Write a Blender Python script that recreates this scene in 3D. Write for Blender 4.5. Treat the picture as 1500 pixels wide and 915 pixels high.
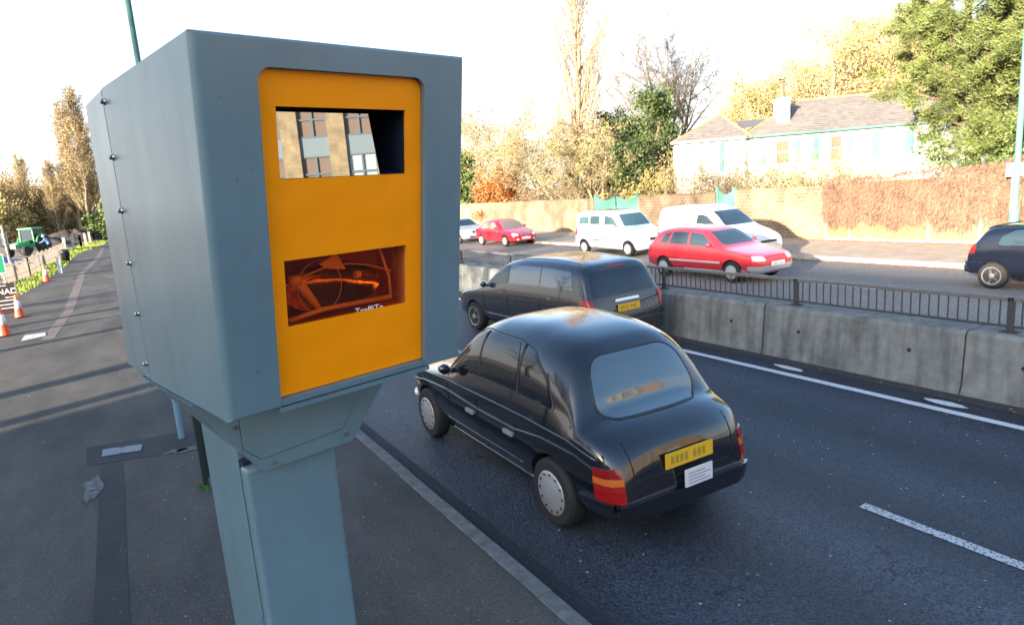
import bpy, bmesh, math, random
import numpy as np
from mathutils import Vector, Matrix
from math import sin, cos, pi, radians
random.seed(7)
for o in list(bpy.data.objects): bpy.data.objects.remove(o)
scene = bpy.context.scene
COL = scene.collection

# ------------------------------------------------------------ camera, world, sun, exposure
Rw = [[0.8511449541708848, -0.5197602752841057, -0.07349505579311524],
      [-0.15845540860768512, -0.12091768995374245, -0.9799340772415367],
      [0.5004439533778123, 0.8457116343605788, -0.18527730847231322]]   # camera right, down, forward in world axes
cam_d = bpy.data.cameras.new('camera'); cam = bpy.data.objects.new('camera', cam_d); COL.objects.link(cam)
mw = Matrix([[Rw[0][i], -Rw[1][i], -Rw[2][i], 0] for i in range(3)] + [[0, 0, 0, 1]])
mw.translation = Vector((0, 0, 3.1))
cam.matrix_world = mw
cam_d.sensor_width = 36; cam_d.lens = 960/1500*36; cam_d.clip_end = 3000; cam_d.clip_start = 0.05
cam_d.dof.use_dof = True; cam_d.dof.focus_distance = 2.2; cam_d.dof.aperture_fstop = 9
scene.camera = cam

SUN_EL = radians(10.5); SUN_DIR = Vector((1, .38, 0)).normalized()      # horizontal travel of the light
travel = Vector((SUN_DIR.x*cos(SUN_EL), SUN_DIR.y*cos(SUN_EL), -sin(SUN_EL)))
sd = bpy.data.lights.new('sun', 'SUN'); sd.energy = 5.0; sd.angle = radians(0.9); sd.color = (1, .84, .66)
sun = bpy.data.objects.new('sun', sd); COL.objects.link(sun)
sun.rotation_euler = travel.to_track_quat('-Z', 'Y').to_euler()
w = bpy.data.worlds.new("World"); scene.world = w; w.use_nodes = True
nt = w.node_tree; bg = nt.nodes['Background']
sky = nt.nodes.new('ShaderNodeTexSky'); sky.sky_type = 'NISHITA'; sky.sun_disc = False
sky.sun_elevation = SUN_EL
sky.sun_rotation = math.atan2(-SUN_DIR.x, -SUN_DIR.y)   # compass angle towards the sun, clockwise from +Y
sky.air_density = 1.0; sky.dust_density = 3.0; sky.ozone_density = 2.5
# thin bright cloud veil low in the sky, clear blue overhead
tcw = nt.nodes.new('ShaderNodeTexCoord'); sxw = nt.nodes.new('ShaderNodeSeparateXYZ'); nt.links.new(tcw.outputs['Generated'], sxw.inputs[0])
mrw = nt.nodes.new('ShaderNodeMapRange'); mrw.interpolation_type = 'SMOOTHSTEP'; mrw.inputs['From Min'].default_value = .62; mrw.inputs['From Max'].default_value = .18; mrw.inputs['To Max'].default_value = .8
nzw = nt.nodes.new('ShaderNodeTexNoise'); nzw.inputs['Scale'].default_value = 2.2; nzw.inputs['Detail'].default_value = 5; nt.links.new(tcw.outputs['Generated'], nzw.inputs['Vector'])
adw = nt.nodes.new('ShaderNodeMath'); adw.operation = 'MULTIPLY_ADD'; adw.inputs[1].default_value = .25; nt.links.new(nzw.outputs[0], adw.inputs[0]); nt.links.new(sxw.outputs[2], adw.inputs[2])
nt.links.new(adw.outputs[0], mrw.inputs['Value'])
mxw = nt.nodes.new('ShaderNodeMix'); mxw.data_type = 'RGBA'; nt.links.new(mrw.outputs[0], mxw.inputs[0]); nt.links.new(sky.outputs[0], mxw.inputs[6]); mxw.inputs[7].default_value = (2.3, 2.25, 2.2, 1)
nt.links.new(mxw.outputs[2], bg.inputs[0]); bg.inputs[1].default_value = 0.13
vs = scene.view_settings; vs.view_transform = 'Standard'; vs.look = 'None'; vs.gamma = 1; vs.exposure = 2.5

# ------------------------------------------------------------ materials
MATS = {}
def mat(name, col, rough=.6, metal=0, spec=.5, var=0, vscale=5, vcol=None, bump=0, bscale=60, coat=0, trans=0, bdist=.01, detail=6):
    if name in MATS: return MATS[name]
    m = bpy.data.materials.new(name); m.use_nodes = True; n = m.node_tree; p = n.nodes['Principled BSDF']
    c = (*col, 1)
    p.inputs['Base Color'].default_value = c
    p.inputs['Roughness'].default_value = rough; p.inputs['Metallic'].default_value = metal
    p.inputs['Specular IOR Level'].default_value = spec
    p.inputs['Coat Weight'].default_value = coat; p.inputs['Coat Roughness'].default_value = .04
    p.inputs['Transmission Weight'].default_value = trans
    tc = n.nodes.new('ShaderNodeTexCoord')
    if var or vcol:
        no = n.nodes.new('ShaderNodeTexNoise'); no.inputs['Scale'].default_value = vscale; no.inputs['Detail'].default_value = detail
        no.inputs['Roughness'].default_value = .65
        n.links.new(tc.outputs['Object'], no.inputs['Vector'])
        r = n.nodes.new('ShaderNodeValToRGB'); r.color_ramp.elements[0].position = .3; r.color_ramp.elements[1].position = .7
        r.color_ramp.elements[0].color = (*[max(0, x*(1-var)) for x in col], 1)
        r.color_ramp.elements[1].color = (*(vcol if vcol else [min(1, x*(1+var)) for x in col]), 1)
        n.links.new(no.outputs[0], r.inputs[0]); n.links.new(r.outputs[0], p.inputs['Base Color'])
    if bump:
        b = n.nodes.new('ShaderNodeTexNoise'); b.inputs['Scale'].default_value = bscale; b.inputs['Detail'].default_value = 4
        n.links.new(tc.outputs['Object'], b.inputs['Vector'])
        bn = n.nodes.new('ShaderNodeBump'); bn.inputs['Strength'].default_value = bump; bn.inputs['Distance'].default_value = bdist
        n.links.new(b.outputs[0], bn.inputs['Height']); n.links.new(bn.outputs[0], p.inputs['Normal'])
    MATS[name] = m
    return m

def N(m, t): return m.node_tree.nodes.new(t)
def road_mat(name, c_lo, c_hi, speck, scale=160, rough=.75, big=.35, bump=.6, tracks=None):
    m = bpy.data.materials.new(name); m.use_nodes = True; n = m.node_tree; L = n.links; p = n.nodes['Principled BSDF']
    g = N(m, 'ShaderNodeNewGeometry'); 
    a = N(m, 'ShaderNodeTexNoise'); a.inputs['Scale'].default_value = big; a.inputs['Detail'].default_value = 7; a.inputs['Roughness'].default_value = .6
    mp = N(m, 'ShaderNodeMapping'); mp.inputs['Scale'].default_value = (1, .35, 1)
    L.new(g.outputs['Position'], mp.inputs['Vector']); L.new(mp.outputs[0], a.inputs['Vector'])
    r = N(m, 'ShaderNodeValToRGB'); r.color_ramp.elements[0].position = .32; r.color_ramp.elements[1].position = .68
    r.color_ramp.elements[0].color = (*c_lo, 1); r.color_ramp.elements[1].color = (*c_hi, 1); L.new(a.outputs[0], r.inputs[0])
    v = N(m, 'ShaderNodeTexVoronoi'); v.inputs['Scale'].default_value = scale; L.new(g.outputs['Position'], v.inputs['Vector'])
    sr = N(m, 'ShaderNodeValToRGB'); sr.color_ramp.elements[0].position = .0; sr.color_ramp.elements[1].position = .9
    sr.color_ramp.elements[0].color = (.35, .35, .35, 1); sr.color_ramp.elements[1].color = (speck, speck, speck, 1)
    sep = N(m, 'ShaderNodeSeparateColor'); L.new(v.outputs['Color'], sep.inputs[0]); L.new(sep.outputs[0], sr.inputs[0])
    mx = N(m, 'ShaderNodeMix'); mx.data_type = 'RGBA'; mx.blend_type = 'MULTIPLY'; mx.inputs[0].default_value = 1
    L.new(r.outputs[0], mx.inputs[6]); L.new(sr.outputs[0], mx.inputs[7])
    # rare pale stones
    v2 = N(m, 'ShaderNodeTexVoronoi'); v2.inputs['Scale'].default_value = scale*.28; L.new(g.outputs['Position'], v2.inputs['Vector'])
    sp2 = N(m, 'ShaderNodeSeparateColor'); L.new(v2.outputs['Color'], sp2.inputs[0])
    gt = N(m, 'ShaderNodeMath'); gt.operation = 'GREATER_THAN'; gt.inputs[1].default_value = .965; L.new(sp2.outputs[0], gt.inputs[0])
    lt = N(m, 'ShaderNodeMath'); lt.operation = 'LESS_THAN'; lt.inputs[1].default_value = .22; L.new(v2.outputs['Distance'], lt.inputs[0])
    ml = N(m, 'ShaderNodeMath'); ml.operation = 'MULTIPLY'; L.new(gt.outputs[0], ml.inputs[0]); L.new(lt.outputs[0], ml.inputs[1])
    mx2 = N(m, 'ShaderNodeMix'); mx2.data_type = 'RGBA'; L.new(ml.outputs[0], mx2.inputs[0]); L.new(mx.outputs[2], mx2.inputs[6]); mx2.inputs[7].default_value = (.3, .29, .27, 1)
    out = mx2.outputs[2]
    if tracks:
        # tyre-polished lanes: narrow bands along the road
        sx = N(m, 'ShaderNodeSeparateXYZ'); L.new(g.outputs['Position'], sx.inputs[0])
        wn = N(m, 'ShaderNodeMath'); wn.operation = 'SINE'
        mu = N(m, 'ShaderNodeMath'); mu.operation = 'MULTIPLY_ADD'; mu.inputs[1].default_value = 2*pi/1.55; mu.inputs[2].default_value = 1.0
        L.new(sx.outputs[0], mu.inputs[0]); L.new(mu.outputs[0], wn.inputs[0])
        md = N(m, 'ShaderNodeMath'); md.operation = 'MULTIPLY_ADD'; md.inputs[1].default_value = .26; md.inputs[2].default_value = 1.0; L.new(wn.outputs[0], md.inputs[0])
        mx3 = N(m, 'ShaderNodeVectorMath'); mx3.operation = 'SCALE'; L.new(out, mx3.inputs[0]); L.new(md.outputs[0], mx3.inputs['Scale']); out = mx3.outputs[0]
        # cracks
        c = N(m, 'ShaderNodeTexVoronoi'); c.feature = 'DISTANCE_TO_EDGE'; c.inputs['Scale'].default_value = .55
        dn = N(m, 'ShaderNodeTexNoise'); dn.inputs['Scale'].default_value = 3; dn.inputs['Detail'].default_value = 5
        ad = N(m, 'ShaderNodeVectorMath'); ad.operation = 'ADD'; sc = N(m, 'ShaderNodeVectorMath'); sc.operation = 'SCALE'; sc.inputs['Scale'].default_value = .8
        L.new(g.outputs['Position'], dn.inputs['Vector']); L.new(dn.outputs['Color'], sc.inputs[0]); L.new(g.outputs['Position'], ad.inputs[0]); L.new(sc.outputs[0], ad.inputs[1]); L.new(ad.outputs[0], c.inputs['Vector'])
        cl = N(m, 'ShaderNodeMath'); cl.operation = 'LESS_THAN'; cl.inputs[1].default_value = .0045; L.new(c.outputs['Distance'], cl.inputs[0])
        msk = N(m, 'ShaderNodeTexNoise'); msk.inputs['Scale'].default_value = .5; L.new(g.outputs['Position'], msk.inputs['Vector'])
        mg = N(m, 'ShaderNodeMath'); mg.operation = 'GREATER_THAN'; mg.inputs[1].default_value = .55; L.new(msk.outputs[0], mg.inputs[0])
        mm = N(m, 'ShaderNodeMath'); mm.operation = 'MULTIPLY'; L.new(cl.outputs[0], mm.inputs[0]); L.new(mg.outputs[0], mm.inputs[1])
        mx4 = N(m, 'ShaderNodeMix'); mx4.data_type = 'RGBA'; L.new(mm.outputs[0], mx4.inputs[0]); L.new(out, mx4.inputs[6]); mx4.inputs[7].default_value = (.008, .008, .009, 1); out = mx4.outputs[2]
    L.new(out, p.inputs['Base Color']); p.inputs['Roughness'].default_value = rough; p.inputs['Specular IOR Level'].default_value = .45
    b = N(m, 'ShaderNodeBump'); b.inputs['Strength'].default_value = bump; b.inputs['Distance'].default_value = .006
    L.new(v.outputs['Distance'], b.inputs['Height']); b.invert = True; L.new(b.outputs[0], p.inputs['Normal'])
    MATS[name] = m
    return m

def brick_mat(name, c1, c2, mortar, rows=.075, rough=.85):
    m = bpy.data.materials.new(name); m.use_nodes = True; n = m.node_tree; L = n.links; p = n.nodes['Principled BSDF']
    tc = N(m, 'ShaderNodeTexCoord'); sx = N(m, 'ShaderNodeSeparateXYZ'); L.new(tc.outputs['Object'], sx.inputs[0])
    ad = N(m, 'ShaderNodeMath'); ad.operation = 'ADD'; L.new(sx.outputs[0], ad.inputs[0]); L.new(sx.outputs[1], ad.inputs[1])
    cb = N(m, 'ShaderNodeCombineXYZ'); L.new(ad.outputs[0], cb.inputs[0]); L.new(sx.outputs[2], cb.inputs[1])
    b = N(m, 'ShaderNodeTexBrick'); b.inputs['Scale'].default_value = 1; b.inputs['Brick Width'].default_value = .225; b.inputs['Row Height'].default_value = rows
    b.inputs['Mortar Size'].default_value = .008; b.inputs['Color1'].default_value = (*c1, 1); b.inputs['Color2'].default_value = (*c2, 1); b.inputs['Mortar'].default_value = (*mortar, 1)
    L.new(cb.outputs[0], b.inputs['Vector'])
    no = N(m, 'ShaderNodeTexNoise'); no.inputs['Scale'].default_value = 1.3; no.inputs['Detail'].default_value = 8; L.new(tc.outputs['Object'], no.inputs['Vector'])
    r = N(m, 'ShaderNodeValToRGB'); r.color_ramp.elements[0].position = .3; r.color_ramp.elements[0].color = (.6, .6, .6, 1); r.color_ramp.elements[1].position = .7; r.color_ramp.elements[1].color = (1.2, 1.15, 1.1, 1)
    L.new(no.outputs[0], r.inputs[0])
    mx = N(m, 'ShaderNodeMix'); mx.data_type = 'RGBA'; mx.blend_type = 'MULTIPLY'; mx.inputs[0].default_value = 1
    L.new(b.outputs['Color'], mx.inputs[6]); L.new(r.outputs[0], mx.inputs[7]); L.new(mx.outputs[2], p.inputs['Base Color'])
    p.inputs['Roughness'].default_value = rough
    bu = N(m, 'ShaderNodeBump'); bu.inputs['Strength'].default_value = .5; bu.inputs['Distance'].default_value = .01; bu.invert = True
    L.new(b.outputs['Fac'], bu.inputs['Height']); L.new(bu.outputs[0], p.inputs['Normal'])
    MATS[name] = m
    return m

BOX_PAINT = mat('blue_grey_paint', (.115, .195, .24), .3, spec=.5, var=.13, vscale=2.6, bump=.12, bscale=220, bdist=.0012, coat=.45)
BOX_PAINT.node_tree.nodes['Principled BSDF'].inputs['Coat Roughness'].default_value = .22
def grime(m, amt):
    n = m.node_tree; L = n.links; p = n.nodes['Principled BSDF']; src = p.inputs['Base Color'].links[0].from_socket
    tc = n.nodes.new('ShaderNodeTexCoord'); mp = n.nodes.new('ShaderNodeMapping'); mp.inputs['Scale'].default_value = (3.5, 3.5, .9); L.new(tc.outputs['Object'], mp.inputs[0])
    a = n.nodes.new('ShaderNodeTexNoise'); a.inputs['Scale'].default_value = 2.5; a.inputs['Detail'].default_value = 9; L.new(mp.outputs[0], a.inputs['Vector'])
    b = n.nodes.new('ShaderNodeTexNoise'); b.inputs['Scale'].default_value = 46; b.inputs['Detail'].default_value = 3; L.new(tc.outputs['Object'], b.inputs['Vector'])
    ra = n.nodes.new('ShaderNodeMapRange'); ra.inputs['From Min'].default_value = .35; ra.inputs['From Max'].default_value = .7; ra.inputs['To Min'].default_value = 1+amt*.4; ra.inputs['To Max'].default_value = 1-amt; L.new(a.outputs[0], ra.inputs['Value'])
    rb = n.nodes.new('ShaderNodeMapRange'); rb.inputs['From Min'].default_value = .70; rb.inputs['From Max'].default_value = .76; rb.inputs['To Min'].default_value = 1; rb.inputs['To Max'].default_value = .72; L.new(b.outputs[0], rb.inputs['Value'])
    mu = n.nodes.new('ShaderNodeMath'); mu.operation = 'MULTIPLY'; L.new(ra.outputs[0], mu.inputs[0]); L.new(rb.outputs[0], mu.inputs[1])
    sc_ = n.nodes.new('ShaderNodeVectorMath'); sc_.operation = 'SCALE'; L.new(src, sc_.inputs[0]); L.new(mu.outputs[0], sc_.inputs['Scale']); L.new(sc_.outputs[0], p.inputs['Base Color'])
    rr = n.nodes.new('ShaderNodeMapRange'); rr.inputs['To Min'].default_value = .24; rr.inputs['To Max'].default_value = .42; L.new(a.outputs[0], rr.inputs['Value']); L.new(rr.outputs[0], p.inputs['Roughness'])
grime(BOX_PAINT, .055)
BOX_DARK = mat('box_interior', (.006, .012, .03), .6)
MIRROR = mat('flat_glass', (.36, .38, .4), .004, metal=1)
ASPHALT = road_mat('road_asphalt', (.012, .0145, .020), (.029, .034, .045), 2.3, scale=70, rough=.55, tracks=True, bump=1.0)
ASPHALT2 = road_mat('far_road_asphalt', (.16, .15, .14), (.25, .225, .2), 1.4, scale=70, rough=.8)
PAVE = road_mat('pavement_asphalt', (.028, .027, .025), (.080, .073, .064), 1.5, scale=190, rough=.85, big=1.1, bump=.35)
PATCH = road_mat('tarmac_patch', (.013, .014, .017), (.028, .029, .033), 1.4, scale=200, rough=.8, big=3, bump=.4)
PATCH_RED = road_mat('reddish_patch', (.11, .09, .085), (.17, .135, .12), 1.3, scale=200, rough=.85, big=3, bump=.4)
KERB = mat('kerb_stone', (.11, .112, .11), .85, var=.4, vscale=9, bump=.5, bscale=70)
def paint_line_mat(name, col, wear):
    m = mat(name, col, .7, var=.2, vscale=8)
    n = m.node_tree; L = n.links; p = n.nodes['Principled BSDF']
    g = N(m, 'ShaderNodeNewGeometry'); no = N(m, 'ShaderNodeTexNoise'); no.inputs['Scale'].default_value = 45; no.inputs['Detail'].default_value = 6; no.inputs['Roughness'].default_value = .7
    L.new(g.outputs['Position'], no.inputs['Vector']); r = N(m, 'ShaderNodeValToRGB'); r.color_ramp.interpolation = 'EASE'
    r.color_ramp.elements[0].position = wear-.05; r.color_ramp.elements[1].position = wear+.05
    r.color_ramp.elements[0].color = (.03, .032, .036, 1); r.color_ramp.elements[1].color = (*col, 1)
    L.new(no.outputs[0], r.inputs[0]); L.new(r.outputs[0], p.inputs['Base Color']); return m
LINE = paint_line_mat('white_road_paint', (.55, .57, .6), .38)
LINE2 = paint_line_mat('worn_road_paint', (.42, .44, .46), .45)
CONC = mat('barrier_concrete', (.175, .185, .18), .85, var=.28, vscale=4.5, bump=.5, bscale=45, bdist=.006, detail=10)
CONC_L = mat('pale_concrete', (.4, .37, .33), .9, var=.2, vscale=3)
def streaks(m):
    n = m.node_tree; L = n.links; p = n.nodes['Principled BSDF']; src = p.inputs['Base Color'].links[0].from_socket
    g = N(m, 'ShaderNodeNewGeometry'); mp = N(m, 'ShaderNodeMapping'); mp.inputs['Scale'].default_value = (3, 3, .35); no = N(m, 'ShaderNodeTexNoise'); no.inputs['Scale'].default_value = 2.2; no.inputs['Detail'].default_value = 7
    L.new(g.outputs['Position'], mp.inputs['Vector']); L.new(mp.outputs[0], no.inputs['Vector']); r = N(m, 'ShaderNodeValToRGB'); r.color_ramp.elements[0].position = .35; r.color_ramp.elements[1].position = .6
    r.color_ramp.elements[0].color = (.55, .55, .55, 1); r.color_ramp.elements[1].color = (1.05, 1.05, 1.05, 1); L.new(no.outputs[0], r.inputs[0])
    mx = N(m, 'ShaderNodeMix'); mx.data_type = 'RGBA'; mx.blend_type = 'MULTIPLY'; mx.inputs[0].default_value = .8; L.new(src, mx.inputs[6]); L.new(r.outputs[0], mx.inputs[7]); L.new(mx.outputs[2], p.inputs['Base Color'])
streaks(CONC)
RAILM = mat('weathered_rail_metal', (.16, .155, .15), .5, metal=.3, var=.25, vscale=15)
RAILB = mat('dark_rail_metal', (.05, .052, .056), .55, metal=.2)
TYRE = mat('tyre_rubber', (.012, .012, .013), .75)
RIM = mat('silver_rim', (.5, .5, .52), .3, metal=.8)
HUB = mat('grey_hubcap', (.4, .41, .43), .35, metal=.5)
WHITEHUB = mat('white_hubcap', (.36, .35, .34), .4)
BLACKPL = mat('black_plastic', (.014, .015, .017), .45)
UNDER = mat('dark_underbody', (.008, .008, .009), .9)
GLASS_D = mat('dark_vehicle_glass', (.008, .011, .015), .03, spec=.8)
GLASS_M = mat('grey_vehicle_glass', (.02, .035, .045), .03, spec=.8)
GLASS_T = mat('teal_vehicle_glass', (.06, .13, .14), .03, spec=.8)
CHROME = mat('chrome_trim', (.6, .6, .62), .15, metal=1)
RED_L = mat('red_light_lens', (.32, .008, .008), .15, coat=.5)
AMB_L = mat('amber_light_lens', (.55, .13, .02), .15, coat=.5)
CLEAR_L = mat('clear_light_lens', (.6, .63, .66), .08, coat=.8)
PLATE_Y = mat('yellow_plate', (.72, .42, .02), .4)
PLATE_W = mat('white_plate', (.65, .66, .68), .4)
PLATE_MK = mat('plate_smudge', (.36, .23, .03), .5)
PLATE_MK2 = mat('grey_plate_smudge', (.3, .3, .32), .5)
def paintm(n, c, rough=.22, coat=1.0): return mat(n, c, rough, coat=coat, spec=.5)
P_BLACK = paintm('black_car_paint', (.006, .0075, .012), .12)
P_NAVY = paintm('navy_car_paint', (.004, .006, .013))
P_MPV = paintm('dark_grey_car_paint', (.014, .016, .022))
P_RED = paintm('red_car_paint', (.46, .012, .025))
P_RED2 = paintm('scarlet_car_paint', (.45, .02, .03))
P_WHITE = paintm('white_car_paint', (.72, .72, .74))
P_SILV = paintm('silver_car_paint', (.3, .32, .34))
P_BLUE = paintm('blue_car_paint', (.03, .06, .28))
WOOD = mat('grey_fence_wood', (.26, .23, .2), .85, var=.3, vscale=12)
BARK = mat('brown_bark', (.13, .10, .07), .9, var=.35, vscale=6)
BARK_L = mat('pale_bark', (.27, .205, .14), .9, var=.3, vscale=6)
TWIG = mat('golden_twigs', (.3, .235, .14), .9, var=.25, vscale=2)
def leafm(name, c, v): 
    m = mat(name, c, .55, var=v, vscale=.9, spec=.3)
    m.node_tree.nodes['Principled BSDF'].inputs['Subsurface Weight'].default_value = 0
    return m
LF_DARK = leafm('dark_evergreen_leaf', (.05, .075, .025), .5)
LF_MID = leafm('mid_green_leaf', (.09, .13, .035), .5)
LF_YEL = leafm('yellow_autumn_leaf', (.38, .30, .11), .35)
LF_BRN = leafm('golden_brown_leaf', (.25, .19, .095), .45)
LF_OR = leafm('orange_leaf', (.35, .11, .02), .4)
LF_PINE = leafm('pine_needles', (.115, .145, .042), .5)
LF_OLIVE = leafm('olive_twig_leaf', (.22, .2, .085), .4)
GRASS = leafm('grass_blades', (.2, .26, .04), .4)
DIRT = mat('brown_dirt', (.16, .12, .09), .95, var=.35, vscale=1.2, bump=.5, bscale=8, bdist=.05)
SOIL = mat('dark_soil', (.05, .04, .035), .95, var=.5, vscale=1.5, bump=.8, bscale=6, bdist=.08)
BRICKW = brick_mat('stock_brick_wall', (.19, .13, .08), (.25, .175, .11), (.42, .35, .26), rows=.15)
BRICKO = brick_mat('yellow_brick_facade', (.4, .31, .18), (.46, .37, .22), (.34, .28, .18))
TEAL = mat('teal_painted_wood', (.09, .25, .19), .55, var=.1, vscale=6)
WHITEW = mat('white_render', (.8, .79, .76), .8, var=.04, vscale=2)
CONE_O = mat('cone_orange', (.7, .075, .02), .5, var=.15, vscale=6)
CONE_W = mat('cone_sleeve', (.7, .7, .7), .4)

# ------------------------------------------------------------ mesh helpers
class MB:
    def __init__(s): s.v = []; s.f = []; s.m = []
    def add(s, vs, fs, mi=0):
        o = len(s.v); s.v += [tuple(v) for v in vs]; s.f += [tuple(o+i for i in f) for f in fs]; s.m += [mi]*len(fs)
    def box(s, x0, x1, y0, y1, z0, z1, mi=0, M=None):
        vs = [Vector((x, y, z)) for z in (z0, z1) for y in (y0, y1) for x in (x0, x1)]
        if M: vs = [M @ v for v in vs]
        s.add(vs, [(0, 2, 3, 1), (4, 5, 7, 6), (0, 1, 5, 4), (2, 6, 7, 3), (0, 4, 6, 2), (1, 3, 7, 5)], mi)
    def tube(s, pts, rs, n=8, cap=True, mi=0):
        pts = [Vector(p) for p in pts]
        if not hasattr(rs, '__len__'): rs = [rs]*len(pts)
        rings = []; ref = None
        for i, p in enumerate(pts):
            d = (pts[min(i+1, len(pts)-1)]-pts[max(i-1, 0)]).normalized()
            if ref is None or abs(d.dot(ref)) > .95: ref = Vector((1, 0, 0)) if abs(d.x) < .8 else Vector((0, 1, 0))
            u = (ref-d*ref.dot(d)).normalized(); vv = d.cross(u); ref = u
            rings.append([p+(u*cos(2*pi*k/n)+vv*sin(2*pi*k/n))*rs[i] for k in range(n)])
        vs = [q for r in rings for q in r]; fs = []
        for i in range(len(pts)-1):
            for k in range(n):
                a = i*n+k; b = i*n+(k+1) % n; fs.append((a, b, b+n, a+n))
        if cap: fs.append(tuple(range(n-1, -1, -1))); fs.append(tuple((len(pts)-1)*n+k for k in range(n)))
        s.add(vs, fs, mi)
    def lathe(s, prof, c=(0, 0, 0), n=24, axis='z', mi=0):
        vs = []; c = Vector(c)
        for r, h in prof:
            for k in range(n):
                a = 2*pi*k/n
                v = (r*cos(a), r*sin(a), h) if axis == 'z' else (h, r*cos(a), r*sin(a))
                vs.append(c+Vector(v))
        fs = [(i*n+k, i*n+(k+1) % n, (i+1)*n+(k+1) % n, (i+1)*n+k) for i in range(len(prof)-1) for k in range(n)]
        fs.append(tuple(range(n-1, -1, -1))); fs.append(tuple((len(prof)-1)*n+k for k in range(n)))
        s.add(vs, fs, mi)
    def prism(s, poly, d, M=None, mi=0):   # poly in local xy, extruded along z by d (0..d)
        n = len(poly); vs = [Vector((x, y, 0)) for x, y in poly]+[Vector((x, y, d)) for x, y in poly]
        if M: vs = [M @ v for v in vs]
        fs = [tuple(range(n-1, -1, -1)), tuple(range(n, 2*n))]+[(i, (i+1) % n, (i+1) % n+n, i+n) for i in range(n)]
        s.add(vs, fs, mi)
    def build(s, name, mats, parent=None, smooth=False, bevel=0, loc=None):
        me = bpy.data.meshes.new(name); me.from_pydata(s.v, [], s.f)
        if not isinstance(mats, (list, tuple)): mats = [mats]
        for m in mats: me.materials.append(m)
        if len(mats) > 1: me.polygons.foreach_set('material_index', s.m)
        if smooth: me.polygons.foreach_set('use_smooth', [True]*len(me.polygons))
        me.update()
        o = bpy.data.objects.new(name, me); COL.objects.link(o)
        if parent: o.parent = parent
        if loc: o.location = loc
        if bevel:
            fixn(me); b = o.modifiers.new('bevel', 'BEVEL'); b.width = bevel; b.segments = 3; b.limit_method = 'ANGLE'; b.angle_limit = radians(40)
        return o
def fixn(me):
    bm = bmesh.new(); bm.from_mesh(me); bmesh.ops.recalc_face_normals(bm, faces=bm.faces); bm.to_mesh(me); bm.free()
def empty(name, loc=(0, 0, 0), rz=0):
    o = bpy.data.objects.new(name, None); COL.objects.link(o); o.location = loc; o.rotation_euler = (0, 0, rz); o.empty_display_size = .2; return o
def tag(o, label=None, cat=None, group=None, kind=None):
    if label: o['label'] = label
    if cat: o['category'] = cat
    if group: o['group'] = group
    if kind: o['kind'] = kind
    return o
def kids(o): return [c for c in o.children]
def copy_tree(o, parent=None):
    c = o.copy(); COL.objects.link(c); c.parent = parent
    for ch in kids(o): copy_tree(ch, c)
    return c
def bake(o):
    dg = bpy.context.evaluated_depsgraph_get(); me = bpy.data.meshes.new_from_object(o.evaluated_get(dg)); o.modifiers.clear(); o.data = me
def cut(o, cutters):
    for c in cutters:
        b = o.modifiers.new('cut', 'BOOLEAN'); b.operation = 'DIFFERENCE'; b.object = c; b.solver = 'EXACT'
    bake(o)
    for c in cutters: bpy.data.objects.remove(c)
def sheet(name, poly, z, m, kind='structure', **k):
    b = MB(); b.add([(x, y, z) for x, y in poly], [tuple(range(len(poly)))]); return tag(b.build(name, m), kind=kind, **k)

# ------------------------------------------------------------ ground, roads
PZ = .08
sheet('ground', [(-600, -300), (600, -300), (600, 900), (-600, 900)], -.03, DIRT)
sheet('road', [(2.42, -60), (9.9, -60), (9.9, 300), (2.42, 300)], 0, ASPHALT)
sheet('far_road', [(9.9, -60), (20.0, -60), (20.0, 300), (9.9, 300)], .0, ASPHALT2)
b = MB(); b.box(-3.9, 2.28, -30, 36, -.02, PZ); b.add([(-3.9, 36, PZ), (2.28, 36, PZ), (2.28, 160, PZ), (-.2, 130, PZ), (-.95, 95, PZ), (-3.1, 72, PZ), (-3.1, 55, PZ), (-3.5, 41, PZ)], [(7, 6, 5, 4, 3, 2, 1, 0)[::-1]])
tag(b.build('pavement', PAVE), kind='structure')
b = MB(); b.box(-14, -3.9, -30, 27, -.02, PZ-.004); tag(b.build('yard_paving', PAVE), kind='structure')
b = MB(); b.box(20.16, 24.9, -40, 120, -.02, .11); tag(b.build('far_pavement', mat('far_pavement_slab', (.33, .27, .21), .9, var=.25, vscale=2)), kind='structure')
# kerbs laid as stones
b = MB(); y = -10
while y < 90:
    l = .92; o = random.uniform(-.006, .006); b.box(2.285+o, 2.42+o, y+.004, y+l-.004, -.05, PZ+.012+random.uniform(-.003, .003)); y += l
tag(b.build('kerb', KERB, bevel=.012), kind='structure')
b = MB(); y = -20
while y < 90: b.box(20.0, 20.16, y+.004, y+.91, -.05, .125); y += .92
tag(b.build('far_kerb', CONC_L, bevel=.015), kind='structure')
# gutter strip (darker, broken)
sheet('gutter_strip', [(2.42, -20), (2.62, -20), (2.62, 80), (2.42, 80)], .004, PATCH)
b = MB(); b.add([(8.9, -20, .004), (9.2, -20, .004), (9.2, 80, .004), (8.9, 80, .004)], [(0, 1, 2, 3)]); tag(b.build('gutter_grit', mat('gutter_dirt', (.035, .035, .036), .95, var=.4, vscale=12)), kind='structure')
def strip(x0, x1, y0, y1, z=.005, m=LINE, name='lane_marking', rounded=True):
    b = MB(); n = max(2, int((y1-y0)/.25)); pts = []
    L_ = [(x0+random.uniform(-.004, .004), y0+(y1-y0)*i/n) for i in range(n+1)]; R_ = [(x1+random.uniform(-.004, .004), y0+(y1-y0)*i/n) for i in range(n+1)]
    for i in range(n): b.add([(*L_[i], z), (*R_[i], z), (*R_[i+1], z), (*L_[i+1], z)], [(0, 1, 2, 3)])
    return tag(b.build(name, m), kind='structure')
strip(8.40, 8.53, -20, 9.6, name='edge_line'); strip(8.40, 8.53, 9.62, 90, name='edge_line')
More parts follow.
